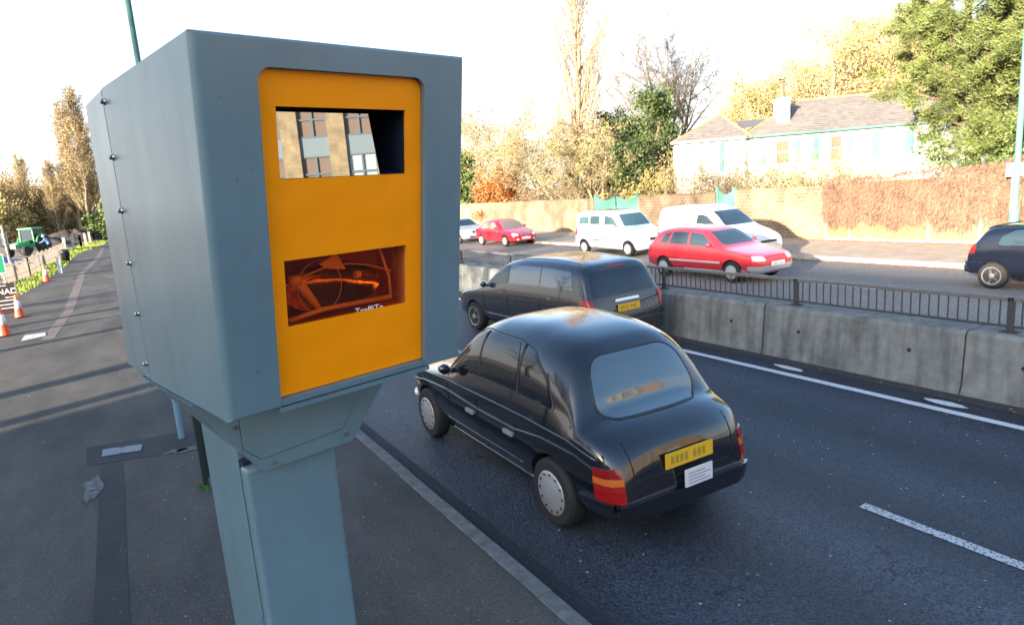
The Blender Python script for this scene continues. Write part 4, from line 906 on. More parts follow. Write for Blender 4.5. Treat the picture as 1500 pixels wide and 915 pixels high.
finish(t, (18.72, 21.9, 0), radians(181.5), 1.05)
# ---- big white van
t, c = hatch('white_panel_van', 'larger white panel van parked beyond the moving red hatchback, casting its shadow on the wall', 'van', 4.44, 1.81,
    [(0, .5), (.05, .72), (.2, .86), (.6, 1.02), (.95, 1.14), (1.15, 1.24), (1.75, 1.68), (2.1, 1.84), (2.6, 1.92), (3.6, 1.93), (4.15, 1.90), (4.3, 1.80), (4.38, 1.2), (4.44, .5)],
    [(0, .5), (.3, .82), (1.1, 1.08), (1.7, 1.14), (4.2, 1.18), (4.44, .5)], [(1.4, .3, 1.12), (2.5, .3, 1.16), (3.4, .3, 1.3)], P_WHITE, [.9, 3.7], .31,
    [('front_side_window', [(1.4, 1.2), (1.95, 1.58), (2.15, 1.63), (2.35, 1.63), (2.42, 1.2)])],
    windrow=(.74, .62, 1.24, 1.72), rearw=(.6, .6, .8, 1.15, 1.25, 1.7), n=6, tb=.13, mould=[(1.4, .55), (1.4, .62), (3.3, .62), (3.3, .55)], glass=GLASS_M, hl=[(.48, .68), (.46, .84), (.66, .92), (.78, .86), (.78, .70)],
    plan=[(0, .66), (.05, .78), (.2, .89), (.6, .97), (1.2, 1), (4.0, 1), (4.3, .97), (4.44, .9)])
c.patch('F', [(-.4, .64), (-.4, .72), (.4, .72), (.4, .64)], BLACKPL, 'grille', t); plate(t, c, 'F', 0, .44, PLATE_W); mirror_(c, t, 1.6, 1.2, BLACKPL)
finish(t, (19.05, 16.9, 0), radians(180), 1.03)
# ---- navy hatchback at right edge
t, c = hatch('navy_hatchback', 'dark navy three door hatchback cut off by the right edge, silver five spoke wheel showing', 'car', 3.74, 1.65,
    [(0, .5), (.04, .66), (.2, .74), (.7, .88), (.95, .94), (1.1, 1.01), (1.6, 1.34), (1.85, 1.40), (2.4, 1.43), (3.15, 1.40), (3.32, 1.36), (3.5, 1.12), (3.62, .92), (3.69, .72), (3.74, .45)],
    [(0, .5), (.3, .7), (1.1, .87), (2.4, .92), (3.4, .97), (3.6, .88), (3.74, .45)], [(1.25, .25, .9), (2.45, .25, .93)], P_NAVY, [.72, 3.13], .295,
    [('front_side_window', [(1.32, .95), (1.72, 1.27), (2.35, 1.33), (2.40, .97)]), ('rear_side_window', [(2.47, .98), (2.45, 1.33), (2.75, 1.31), (2.98, 1.18), (3.04, 1.02), (3.0, .98)])],
    windrow=(.62, .52, 1.0, 1.33), rearw=(.55, .46, .78, 1.0, 1.05, 1.33), glass=GLASS_M, style='alloy', rim=RIM, mould=[(1.25, .52), (1.25, .56), (2.7, .56), (2.7, .52)], clad=P_NAVY, hl=[(.42, .58), (.42, .70), (.72, .72), (.72, .6)])
c.patch('R', [(-.72, .34), (-.72, .58), (.72, .58), (.72, .34)], P_NAVY, 'bumper', t, off=.045)
for sg in (-1, 1):
    c.patch('S', [(3.3, .34), (3.3, .58), (3.66, .58), (3.66, .34)], P_NAVY, 'bumper_corner', t, sg, off=.03)
    c.patch('S', round_poly([(2.2, .80), (2.2, .84), (2.38, .84), (2.38, .80)], .01), BLACKPL, 'door_handle', t, sg, off=.014)
c.patch('T', [(3.12, -.5), (3.12, .5), (3.36, .5), (3.36, -.5)], P_NAVY, 'roof_spoiler', t, off=.03); mirror_(c, t, 1.4, .98, P_NAVY); plate(t, c, 'R', 0, .66, PLATE_Y)
finish(t, (17.98, 5.85, 0), radians(179), 1.03)
# ---- blue car in the left car park
t, c = hatch('blue_car', 'blue car in the dirt car park behind the twin white posts', 'car', 4.1, 1.7,
    [(0, .5), (.04, .66), (.2, .74), (.7, .85), (1.05, .92), (1.2, .99), (1.75, 1.33), (2.0, 1.41), (2.9, 1.40), (3.4, 1.2), (3.7, 1.0), (3.98, .92), (4.05, .78), (4.1, .5)],
    [(0, .5), (.3, .7), (1.1, .86), (2.5, .9), (3.6, .93), (3.9, .88), (4.1, .5)], [(1.35, .25, .9), (2.35, .25, .92)], P_BLUE, [.82, 3.36], .3,
    [('front_side_window', [(1.42, .94), (1.85, 1.27), (2.32, 1.33), (2.32, .94)]), ('rear_side_window', [(2.38, .95), (2.38, 1.33), (2.9, 1.30), (3.3, 1.05), (3.3, .97)])],
    windrow=(.64, .54, .98, 1.33), rearw=(.6, .5, .68, .86, 1.0, 1.32), glass=GLASS_M, hl=[(.45, .58), (.45, .70), (.74, .72), (.74, .60)])
mirror_(c, t, 1.5, .96, P_BLUE); finish(t, (-7.4, 57.5, 0), radians(-75), 1.0)

# ---- green tractor and the man beside it
t = empty('tractor'); tag(t, 'green farm tractor with cab parked on the dirt beyond the left fence', 'tractor')
G = mat('tractor_green', (.05, .35, .13), .4); 
b = MB(); b.box(-.3, .3, -1.7, 0, .75, 1.25); b.prism([(-1.95, .8), (-1.7, 1.25), (0, 1.4), (0, .75)], .56, Matrix(((0, 0, 1, -.28), (1, 0, 0, 0), (0, 1, 0, 0), (0, 0, 0, 1)))); b.build('bonnet', G, t, bevel=.04)
b = MB()
for x in (-.62, .62):
    for y in (.05, 1.35): b.tube([(x, y, 1.0), (x*.92, y+.05, 2.35)], .04, 6)
b.build('cab_frame', G, t); b = MB(); b.box(-.68, .68, -.05, 1.5, 2.35, 2.52); b.build('cab_roof', G, t, bevel=.07)
b = MB(); b.box(-.56, .56, .06, 1.35, 1.05, 2.33); b.build('cab_glass', GLASS_M, t)
b = MB(); b.box(-.62, .62, .0, 1.4, .7, 1.08); b.build('cab_base', G, t, bevel=.03)
b = MB(); b.box(-.24, .24, -1.99, -1.86, .75, 1.15); b.build('grille', BLACKPL, t)
for sg in (-1, 1):
    b = MB(); b.box(sg*.16-.06, sg*.16+.06, -2.0, -1.9, 1.0, 1.1); b.build('headlight', CLEAR_L, t)
    b = MB(); b.lathe([(.45, -.18), (.78, -.22), (.84, -.1), (.84, .1), (.78, .22), (.45, .18)], (0, 0, 0), 22, 'x')
    for k in range(22): a = 2*pi*k/22; b.box(-.2, .2, -.05, .05, .80, .88, 0, Matrix.Rotation(a, 4, 'X'))
    w_ = b.build('wheel', TYRE, t, loc=(sg*.85, .95, .86)); b = MB(); b.lathe([(.46, sg*.05), (.44, sg*.14), (.15, sg*.1), (.1, sg*.16)], (0, 0, 0), 18, 'x'); b.build('rim', mat('tractor_rim', (.5, .42, .06), .5), w_)
    b = MB(); b.lathe([(.25, -.12), (.44, -.15), (.48, 0), (.44, .15), (.25, .12)], (0, 0, 0), 20, 'x'); w_ = b.build('wheel', TYRE, t, loc=(sg*.72, -1.45, .48)); b = MB(); b.lathe([(.26, sg*.04), (.24, sg*.1), (.08, sg*.1)], (0, 0, 0), 16, 'x'); b.build('rim', mat('tractor_rim', (.5, .42, .06), .5), w_)
    b = MB(); b.tube([(sg*.85, .95+1.0*cos(a), .86+1.0*sin(a)) for a in np.linspace(.15*pi, .9*pi, 10)], .07, 6); b.build('mudguard', G, t)
b = MB(); b.tube([(.22, -1.0, 1.3), (.22, -1.0, 2.3)], .04, 8); b.build('exhaust', BLACKPL, t)
t.location = (-7.6, 84, -.03); t.rotation_euler = (0, 0, radians(-28)); t.scale = (1.12,)*3
# person: skinned figure leaning by the rear wheel
def person(name, label, loc, rz, scale=1):
    J = {'pelvis': (0, 0, .95, .15), 'chest': (0, .16, 1.28, .18), 'neck': (0, .27, 1.46, .06), 'head': (0, .33, 1.60, .10), 'crown': (0, .35, 1.70, .07),
         'shl': (-.19, .2, 1.40, .075), 'ell': (-.27, .38, 1.16, .05), 'hal': (-.22, .60, 1.10, .035), 'fl': (-.21, .68, 1.09, .03), 'shr': (.19, .2, 1.40, .075), 'elr': (.25, .40, 1.18, .05), 'har': (.18, .62, 1.16, .035), 'fr': (.17, .70, 1.15, .03),
         'hpl': (-.1, 0, .9, .1), 'kl': (-.13, .10, .5, .07), 'al': (-.13, -.05, .09, .05), 'tl': (-.14, .12, .04, .045), 'hpr': (.1, 0, .9, .1), 'kr': (.12, .02, .5, .07), 'ar': (.14, -.22, .09, .05), 'tr': (.15, -.05, .04, .045)}
    E_ = [('pelvis', 'chest'), ('chest', 'neck'), ('neck', 'head'), ('head', 'crown'), ('chest', 'shl'), ('shl', 'ell'), ('ell', 'hal'), ('hal', 'fl'), ('chest', 'shr'), ('shr', 'elr'), ('elr', 'har'), ('har', 'fr'), ('pelvis', 'hpl'), ('hpl', 'kl'), ('kl', 'al'), ('al', 'tl'), ('pelvis', 'hpr'), ('hpr', 'kr'), ('kr', 'ar'), ('ar', 'tr')]
    ks = list(J); me = bpy.data.meshes.new(name); me.from_pydata([J[k][:3] for k in ks], [(ks.index(a), ks.index(c)) for a, c in E_], [])
    o = bpy.data.objects.new(name, me); COL.objects.link(o); sk = o.modifiers.new('skin', 'SKIN')
    for i, k in enumerate(ks): me.skin_vertices[0].data[i].radius = (J[k][3],)*2; me.skin_vertices[0].data[i].use_root = (k == 'pelvis')
    s2 = o.modifiers.new('s', 'SUBSURF'); s2.levels = 2; s2.render_levels = 2; bake(o)
    for m in (mat('skin_tone', (.5, .3, .22), .6), mat('blue_jacket', (.1, .2, .4), .8), mat('dark_trousers', (.02, .02, .03), .8)): o.data.materials.append(m)
    for p in o.data.polygons:
        c = p.center; p.material_index = 0 if (c.z > 1.47 and c.y > .2) or (c.y > .62 and c.z > 1) else (2 if c.z < .95 else 1); p.use_smooth = True
    b = MB(); b.lathe([(.125, 0), (.125, .06), (.09, .13), (.03, .155)], (0, .35, 1.62), 14); b.build('white_hat', mat('white_cloth', (.7, .7, .68), .8), o, smooth=True)
    b = MB(); b.tube([(0, .42, 1.58), (0, .455, 1.565)], [.018, .012], 6); b.build('nose', MATS['skin_tone'], o)
    tag(o, label, 'person'); o.location = loc; o.rotation_euler = (0, 0, rz); o.scale = (scale,)*3; return o
person('person', 'person in a blue jacket and white hat leaning beside the tractor rear wheel', (-5.75, 83.4, -.03), radians(75), 1.12)

# ------------------------------------------------------------ cones, signs, posts on the left
def cone():
    t = empty('traffic_cone')
    b = MB(); b.box(-.19, .19, -.19, .19, 0, .035); b.build('base', BLACKPL, t, bevel=.01)
    b = MB(); b.lathe([(.14, .035), (.135, .06), (.035, .73), (.025, .75)], n=24); o = b.build('cone_body', CONE_O, t, smooth=True); sharp_smooth(o)
    b = MB(); r = lambda z: .135-(z-.06)*.1/.67+.003; b.lathe([(r(.30), .30), (r(.56), .56)], n=24); b.build('white_sleeve', CONE_W, t, smooth=True)
    return t
cn = cone(); 
for i, (x, y, s, rz, l) in enumerate([(-3.02, 22.95, 1.38, .2, 'nearest orange and white traffic cone, cut by the left edge'), (-3.06, 27.1, 1.3, .5, 'orange and white traffic cone in front of the dark lettered board'), (-3.32, 42.2, 1.5, .1, 'farthest orange and white traffic cone, by the grass verge')]):
    o = cn if i == 0 else copy_tree(cn); o.location = (x, y, PZ); o.scale = (s*.8, s*.8, s*.8); o.rotation_euler = (0, 0, rz); tag(o, l, 'traffic cone', 'traffic cones beside the footpath')
def text_mesh(body, size, m, parent, M, name='lettering', align='CENTER'):
    cu = bpy.data.curves.new(name, 'FONT'); cu.body = body; cu.size = size; cu.extrude = .002; cu.align_x = align; cu.offset = size*.02
    ob = bpy.data.objects.new(name, cu); COL.objects.link(ob); bpy.context.view_layer.update()
    me = bpy.data.meshes.new_from_object(ob.evaluated_get(bpy.context.evaluated_depsgraph_get())); bpy.data.objects.remove(ob)
    o = bpy.data.objects.new(name, me); COL.objects.link(o); me.materials.clear(); me.materials.append(m); o.parent = parent; o.matrix_local = M; return o
t = empty('sign_board', (-3.32, 27.6, PZ), radians(8)); t.scale = (.85, .85, .85); tag(t, 'dark brown board with white letters NAD standing behind the traffic cone', 'sign board')
b = MB(); b.box(-.62, .32, -.02, .02, .15, 1.35); b.build('board', mat('brown_board', (.045, .03, .022), .6), t, bevel=.006)
b = MB(); b.box(-.6, -.56, -.04, .04, 0, 1.35); b.build('leg', WOOD, t); b = MB(); b.box(.27, .31, -.04, .04, 0, 1.35); b.build('leg', WOOD, t)
MF = Matrix(((1, 0, 0, .0), (0, 0, -1, -.024), (0, 1, 0, .93), (0, 0, 0, 1)))
WLET = MATS['white_lettering']; text_mesh('NAD', .30, WLET, t, MF)
for z, w0, w1_, h in ((.66, -.3, .28, .035), (.50, -.5, .28, .03), (.36, -.45, .1, .03), (1.25, -.35, .0, .03), (.78, -.1, .25, .03)):
    b = MB(); b.box(w0, w1_, -.024, -.021, z, z+h); b.build('white_bar', WLET, t)
t = empty('green_sign', (-4.85, 37.5, .05), radians(5)); tag(t, 'green sign panel with white border at the left edge above the grass', 'sign')
b = MB(); b.box(-.9, .48, -.02, .02, .95, 1.85); b.build('panel', mat('sign_green', (.02, .26, .13), .4), t, bevel=.01)
b = MB()
for a in ((-.88, .46, .965, .995), (-.88, .46, 1.805, 1.835)): b.box(a[0], a[1], -.026, -.021, a[2], a[3])
b.box(.44, .465, -.026, -.021, .97, 1.83); b.build('border', WLET, t)
b = MB(); b.box(-.2, .3, -.025, -.021, 1.5, 1.56); b.box(-.3, .2, -.025, -.021, 1.3, 1.36); b.build('white_bars', WLET, t)
for x in (-.7, .35): b = MB(); b.tube([(x, .03, 0), (x, .03, 1.85)], .03, 8); b.build('post', HUB, t)
t = empty('twin_post_sign', (-5.5, 46.9, 0)); tag(t, 'pair of tall white posts with a grey back-to-front sign plate near the car park', 'sign')
for x in (-.14, .30): b = MB(); b.tube([(x, 0, 0), (x-.05, 0, 3.15)], .06, 8); b.build('post', CONC_L, t)
b = MB(); b.box(-.42, .40, .05, .09, 2.05, 2.75); b.build('sign_plate', HUB, t, bevel=.01)
for z in (.9,): b = MB(); b.box(-1.6, 1.4, -.06, -.02, z, z+.09); b.build('crossbar', WOOD, t)
t = empty('marker_post', (-3.0, 47.8, PZ)); tag(t, 'short pale blue white marker post at the edge of the footpath', 'marker post')
b = MB(); b.box(-.10, .10, -.10, .10, 0, .95); b.build('post', mat('pale_post', (.5, .55, .62), .6), t, bevel=.02)
b = MB(); b.box(-.13, .13, -.13, .13, .95, 1.0); b.build('cap', CONC_L, t, bevel=.02)
t = empty('litter_bin', (-3.35, 61, PZ)); tag(t, 'squat dark litter bin beside the far grass verge', 'bin')
b = MB(); b.lathe([(.26, 0), (.32, .75), (.34, .8)], n=16); b.build('drum', BLACKPL, t, smooth=True); b = MB(); b.lathe([(.35, .8), (.35, .85), (.15, .98)], n=16); b.build('lid', BLACKPL, t)
# fences
def rail_fence(name, label, pts, h=1.1, sp=2.6, rails=(.45, .95), pr=.07, m=WOOD, pales=False):
    t = empty(name, (pts[0][0], pts[0][1], 0)); tag(t, label, 'fence'); o = Vector((pts[0][0], pts[0][1], 0)); random.seed(4)
    for (x0, y0), (x1, y1) in zip(pts, pts[1:]):
        d = Vector((x1-x0, y1-y0, 0)); n = max(1, int(d.length/sp))
        for k in range(n+1): p = Vector((x0, y0, 0))+d*k/n-o; b = MB(); b.box(p.x-pr, p.x+pr, p.y-pr, p.y+pr, 0, h*random.uniform(.97, 1.06)); b.build('post', m, t)
        for z in rails: b = MB(); a = Vector((x0, y0, z))-o; b.tube([a, a+d], .035 if not pales else .012, 5); b.build('rail', m, t)
        if pales:
            b = MB(); k = 0
            while k < d.length: p = Vector((x0, y0, 0))+d*(k/d.length)-o; b.box(p.x-.03, p.x+.03, p.y-.012, p.y+.012, .02, h*random.uniform(.85, .98)); k += .22
            b.build('pales', m, t)
rail_fence('paling_fence', 'weathered grey paling fence between the car park and the grass verge', [(-5.6, 43), (-4.7, 50), (-4.2, 79)], 1.15, 2.9, (.3, .95), .05, WOOD, True)
rail_fence('post_and_rail_fence', 'pale wooden post and rail fence curving along the far footpath', [(-4.2, 79), (-3.3, 92), (-2.3, 110), (-1.5, 128)], 1.6, 5, (.75, 1.35), .12, CONC_L)
rail_fence('car_park_barrier', 'low brown rail with posts around the car park entrance at the left edge', [(-9.5, 43.5), (-5.7, 43)], 1.0, 1.3, (.4, .85), .06)
# soil heaps
def heap(name, label, loc, rx, ry, h, s, m=SOIL, kind=None):
    random.seed(s); n = 30; mm = 10; b = MB(); vs = [(0, 0, h*.95)]
    for i in range(1, mm+1):
        r = i/mm
        for k in range(n): a = 2*pi*k/n; q = 1+.12*sin(3*a+s)+.08*sin(7*a); vs.append((rx*r*q*cos(a)+random.uniform(-.12, .12), ry*r*q*sin(a)+random.uniform(-.12, .12), max(-.05, h*(cos(pi*r)+1)/2*random.uniform(.85, 1.15)+.1*h*sin(5*a)*r*(1-r)*4)))
    fs = [(0, 1+k, 1+(k+1) % n) for k in range(n)]+[(1+i*n+k, 1+(i+1)*n+k, 1+(i+1)*n+(k+1) % n, 1+i*n+(k+1) % n) for i in range(mm-1) for k in range(n)]
    b.add(vs, fs); o = b.build(name, m, smooth=True, loc=loc); tag(o, label, 'soil heap'); return o
heap('soil_heap', 'long dark soil heap behind the far wooden fence', (-5.0, 112, -.03), 6, 4, 1.9, 1)
heap('soil_heap', 'dark soil heap directly right of the tractor', (-7.4, 101, -.03), 4, 3, 1.5, 2)
heap('soil_heap', 'brown soil bank at the left edge beyond the tractor', (-16, 108, -.03), 7, 3, 1.7, 3, DIRT)

# ------------------------------------------------------------ brick wall, gates, creeper fence
WX = 24.9
def brick_wall(name, label, y0, y1, h, seed):
    t = empty(name, (WX, y0, .11)); tag(t, label, 'wall')
    b = MB(); b.box(0, .23, 0, y1-y0, -.1, h); b.build('brickwork', BRICKW, t)
    b = MB(); b.box(-.03, .26, 0, y1-y0, h, h+.07); b.build('coping', BRICKW, t, bevel=.01); return t
brick_wall('brick_wall', 'sunlit yellow brick wall section behind the cherry red saloon, left of the wide green gate', 31.55, 75, 1.98, 1)
brick_wall('brick_wall', 'short sunlit brick wall section between the two green gates', 22.2, 27.6, 2.02, 2)
brick_wall('brick_wall', 'sunlit brick wall section between the narrow green gate and the creeper fence', 16.45, 21.0, 2.1, 3)
def gate(name, label, y0, y1, h, n):
    t = empty(name, (WX+.08, y0, .11)); tag(t, label, 'gate'); Wd = y1-y0
    for k in range(n):
        a, c = Wd*k/n, Wd*(k+1)/n; b = MB(); m_ = 14; up = []
        for i in range(m_+1):
            y = a+.06+(c-a-.12)*i/m_; u = i/m_; up.append((y, h-.02-.22*sin(pi*u)))
        poly = [(a+.06, .06)]+up+[(c-.06, .06)]; b.prism([(p[0], p[1]) for p in poly[::1]], .05, Matrix(((0, 0, 1, 0), (1, 0, 0, 0), (0, 1, 0, 0), (0, 0, 0, 1)))); g_ = b.build('gate_leaf', TEAL, t); fixn(g_.data)
        b = MB()
        for j in range(1, 8): y = a+(c-a)*j/8; b.box(-.006, -.001, y-.006, y+.006, .1, h-.32)
        b.build('board_grooves', mat('gate_groove', (.04, .2, .16), .7), g_)
    for y in (0, Wd): b = MB(); b.box(-.05, .12, y-.07, y+.07, -.1, h+.08); b.build('gate_post', TEAL, t, bevel=.01)
gate('wide_gate', 'wide teal green double gate with curved top behind the small white van', 27.72, 31.43, 2.15, 2)
gate('narrow_gate', 'narrow teal green gate in the brick wall above the white panel van', 21.1, 22.1, 2.2, 1)
t = empty('panel_fence', (WX, 16.4, .11)); tag(t, 'orange brown timber panel fence with concrete posts under dead creeper', 'fence')
OB = mat('orange_board', (.28, .17, .075), .8, var=.2, vscale=2); OB2 = mat('brown_board_panel', (.2, .14, .09), .85, var=.2, vscale=2)
ysf = [0, -1.0, -3.95, -5.6, -8.5, -11.4, -14.3]
for k in range(len(ysf)-1):
    b = MB(); b.box(.02, .06, ysf[k+1]+.05, ysf[k]-.05, .06, 2.25); p = b.build('fence_panel', OB if k < 2 else OB2, t)
    b = MB()
    for j in range(1, 12): y = ysf[k]+(ysf[k+1]-ysf[k])*j/12; b.box(.012, .019, y-.004, y+.004, .08, 2.2)
    b.build('board_grooves', mat('dark_groove', (.12, .07, .03), .9), p)
    b = MB(); b.box(-.0, .04, ysf[k+1]+.05, ysf[k]-.05, -.1, .06); b.build('gravel_board', CONC_L, t)
for y in ysf: b = MB(); b.box(-.03, .1, y-.05, y+.05, -.1, 2.3); b.build('concrete_post', mat('grey_post', (.32, .24, .18), .9), t)
# dead creeper: hanging strands in three tones
random.seed(21); b = MB(); 
def topz(y): return 2.42+.035*(16.4-y)+.06*sin(y*2.1)+.05*sin(y*5.3)
VC = [mat('creeper_brown', (.16, .09, .06), .9), mat('creeper_tan', (.25, .16, .11), .9), mat('creeper_dark', (.06, .036, .026), .9)]
def wisp(p, d, w_, mi):
    m1 = p+d*.5+Vector((random.uniform(-.03, .01), random.gauss(0, .02), random.gauss(0, .02))); e = Vector((0, abs(d.z), abs(d.y))).normalized()*w_
    b.add([p-e, p+e, m1+e, m1-e, p+d], [(0, 1, 2, 3), (3, 2, 4)], mi)
for k in range(46000):
    y = random.uniform(2.0, 16.5); tz = topz(y); lo = .66+.12*sin(y*3.1)+.1*sin(y*7.7); v = random.random(); z = .11+tz-(tz-lo)*v**.95
    a = random.gauss(-pi/2, .8); ln = random.uniform(.06, .28); x = WX-.02-random.uniform(0, .17)*(1-.5*v)
    cl = .5+.5*sin(y*2.3+z*3)*sin(y*5.1-z*2.2)
    wisp(Vector((x, y, z)), Vector((random.uniform(-.05, .04), cos(a)*ln, sin(a)*ln)), random.uniform(.0025, .007), random.choices((0, 1, 2), (2, 1+1.5*cl, 1.6-cl))[0])
for k in range(2500):
    y = random.uniform(2.0, 16.5); z = random.uniform(.5, 1.15); wisp(Vector((WX-.03, y, z)), Vector((random.uniform(-.03, .02), random.gauss(0, .05), -random.uniform(.05, .3))), .003, random.choice((0, 1, 2)))
for k in range(7000):
    y = random.uniform(2.0, 16.5); tz = topz(y)+.11; wisp(Vector((WX+random.uniform(-.2, .2), y, tz+random.uniform(-.15, .03))), Vector((random.uniform(-1, 1), random.uniform(-1, 1), random.uniform(-.4, .9)))*.1, .005, random.choice((0, 1, 2)))
b.add([(WX-.0, 2, 1.0), (WX-.0, 16.3, 1.0), (WX-.0, 16.3, 2.35), (WX-.0, 9, 2.55), (WX-.0, 2, 2.8)], [], 2)
tag(b.build('dead_creeper', VC), 'thick brown leafless creeper hanging over the top of the panel fence', 'creeper')
b = MB(); random.seed(9)      # creeper hump swallowing a sign by the lamp post
for k in range(2600):
    a = random.uniform(0, 6.28); ph_ = random.uniform(-.9, 1.5); r = 1; c0 = Vector((24.65+.35*cos(a)*cos(ph_), 9.1+.75*sin(a)*cos(ph_), 2.6+.5*sin(ph_)))
    d = Vector((random.uniform(-1, 1), random.uniform(-1, 1), random.uniform(-1.5, .3)))*.16; w_ = .009
    b.add([c0, c0+Vector((0, w_*2, 0)), c0+d], [(0, 1, 2)], random.choice((0, 1, 1, 2)))
for k in range(700):
    y = 9.1+random.choice((-1, 1))*random.uniform(.4, .7); z = random.uniform(.4, 2.4); x = 24.62+random.uniform(-.12, .1); b.add([(x, y, z), (x, y+.016, z), (x+random.uniform(-.05, .05), y+random.uniform(-.1, .1), z-.35)], [(0, 1, 2)], random.choice((0, 1, 2)))
tag(b.build('creeper_clump', VC), 'rounded clump of dead creeper smothering a small sign at the right edge', 'creeper')
t = empty('overgrown_sign', (24.42, 9.45, .11)); tag(t, 'pale sign on a teal post half swallowed by dead creeper behind the navy hatchback', 'sign')
b = MB(); b.tube([(0, .3, 0), (0, .3, 2.3)], .045, 8); b.build('post', mat('teal_post', (.25, .42, .36), .6), t)
b = MB(); b.box(-.05, -.02, -.55, .5, 2.2, 2.62); b.build('sign_plate', mat('weathered_plate', (.55, .42, .36), .8, var=.3, vscale=14), t, bevel=.01)

# ------------------------------------------------------------ white house
u = Vector((.74, -.67, 0)).normalized(); nv = Vector((-u.y*-1, 0, 0)); back = Vector((.67, .74, 0)).normalized()
hs = empty('white_house', (32, 31.8, 0)); hs.rotation_euler = (0, 0, math.atan2(u.y, u.x)); tag(hs, 'white rendered house with green shutters and brown hipped roofs above the brick wall', 'house')
# local: x along facade, y into the house (back), z up
EV = 5.2; ROOF = mat('brown_roof_tiles', (.14, .125, .115), .9, var=.3, vscale=2.5, bump=.6, bscale=14, bdist=.03); 
rn = ROOF.node_tree; rp = rn.nodes['Principled BSDF']
wav = rn.nodes.new('ShaderNodeTexWave'); wav.wave_type = 'BANDS'; wav.bands_direction = 'Z'; wav.inputs['Scale'].default_value = 2.2; wav.inputs['Distortion'].default_value = .6
tcr = rn.nodes.new('ShaderNodeTexCoord'); rn.links.new(tcr.outputs['Object'], wav.inputs['Vector']); bmp = rn.nodes.new('ShaderNodeBump'); bmp.inputs['Distance'].default_value = .03; rn.links.new(wav.outputs[0], bmp.inputs['Height']); rn.links.new(bmp.outputs[0], rp.inputs['Normal'])
b = MB(); b.box(0.05, 4.35, .05, 7, 0, EV); b.build('left_wing_wall', WHITEW, hs)
b = MB(); b.box(4.35, 19, .3, 9, 0, EV); b.build('wall', WHITEW, hs)
b = MB(); ap = (3.7, 3.2, 6.9)
b.add([(-.25, -.25, EV), (4.7, -.25, EV), (4.7, 7.2, EV), (-.25, 7.2, EV), (3.3, 3.2, 6.95), (3.6, 4.8, 6.95)], [(0, 1, 4), (1, 2, 5, 4), (2, 3, 5), (3, 0, 4, 5), (0, 3, 2, 1)]); b.build('left_roof', ROOF, hs)
b = MB(); b.add([(4.1, .0, EV+.02), (19.3, .0, EV+.02), (19.3, 9.2, EV+.02), (4.1, 9.2, EV+.02), (8.5, 4.6, 7.55), (15, 4.6, 7.55)], [(0, 1, 5, 4), (1, 2, 5), (2, 3, 4, 5), (3, 0, 4), (0, 3, 2, 1)]); b.build('roof', ROOF, hs)
HT = mat('terracotta_ridge', (.42, .19, .1), .8)
b = MB(); 
for a, c in (((-.25, -.25, EV), (3.3, 3.2, 6.95)), ((4.7, -.25, EV), (3.3, 3.2, 6.95)), ((3.3, 3.2, 6.95), (3.6, 4.8, 6.95)), ((4.1, 0, EV+.02), (8.5, 4.6, 7.55)), ((8.5, 4.6, 7.55), (15, 4.6, 7.55)), ((19.3, 0, EV+.02), (15, 4.6, 7.55))): b.tube([a, c], .08, 6)
b.build('ridge_tiles', HT, hs)
b = MB(); b.add([(4.6, 5.5, 6.6), (9, 5.5, 6.6), (9, 4.0, 6.0), (4.6, 4.0, 6.0)], [(0, 1, 2, 3)]); b.build('valley_roof', mat('dark_slate', (.09, .09, .1), .7), hs)
b = MB(); b.tube([(4.1, -.08, EV-.03), (19.3, -.08, EV-.03)], .06, 8); b.build('gutter', TEAL, hs); b = MB(); b.tube([(-.25, -.33, EV-.03), (4.4, -.33, EV-.03)], .06, 8); b.build('gutter', WHITEW, hs)
b = MB(); b.tube([(4.5, .2, 0), (4.5, .2, EV)], .05, 8); b.build('downpipe', TEAL, hs)
b = MB(); b.box(6.6, 7.35, 1.6, 2.9, 5.4, 7.55); b.box(6.53, 7.42, 1.53, 2.97, 7.35, 7.5); ch = b.build('chimney', WHITEW, hs)
b = MB(); b.box(7.351, 7.36, 1.62, 2.88, 5.6, 7.3); b.build('shaded_side', mat('shaded_render', (.5, .5, .58), .9, var=.3, vscale=3), ch)  # greyer panel paints the shade on the chimney's right face
b = MB(); b.lathe([(.2, 7.55), (.16, 7.7), (.15, 8.5), (.22, 8.56), (.22, 8.64)], (6.95, 2.0, 0), 12); b.build('chimney_pot', mat('brown_pot', (.2, .1, .06), .8), ch)
b = MB(); b.tube([(6.75, 2.0, 8.75), (6.95, 2.0, 8.66), (7.2, 2.0, 8.82)], [.05, .07, .03], 6); b.build('cowl', BLACKPL, ch)
SH = mat('pale_green_shutter', (.08, .30, .22), .6)
def win(x0, x1, z0, z1, y=.3, glass=True):
    b = MB(); f = .07
    b.box(x0-f, x1+f, y-.05, y-.002, z0-f, z0); b.box(x0-f, x1+f, y-.05, y-.002, z1, z1+f); b.box(x0-f, x0, y-.05, y-.002, z0, z1); b.box(x1, x1+f, y-.05, y-.002, z0, z1); b.box(x0, x1, y-.04, y-.002, (z0+z1)/2-.03, (z0+z1)/2+.03)
    o = b.build('window', WHITEW, hs); b = MB(); b.box(x0, x1, y-.015, y-.003, z0, z1); b.build('pane', mat('house_pane', (.16, .12, .09), .15), o)
    b = MB(); b.box(x0-f-.05, x1+f+.05, y-.12, y-.051, z0-f-.06, z0-f); b.build('sill', WHITEW, o)
def shutter(x0, x1, z0, z1, y=.3, m=SH):
    b = MB(); b.box(x0, x1, y-.05, y-.003, z0, z1); o = b.build('shutter', m, hs); b = MB(); n = 16
    for k in range(n): z = z0+.06+(z1-z0-.12)*k/n; b.box(x0+.05, x1-.05, y-.062, y-.051, z, z+.03)
    b.build('slats', m, o)
win(6.27, 7.05, 3.42, 4.78); win(9.5, 10.15, 3.36, 4.82)
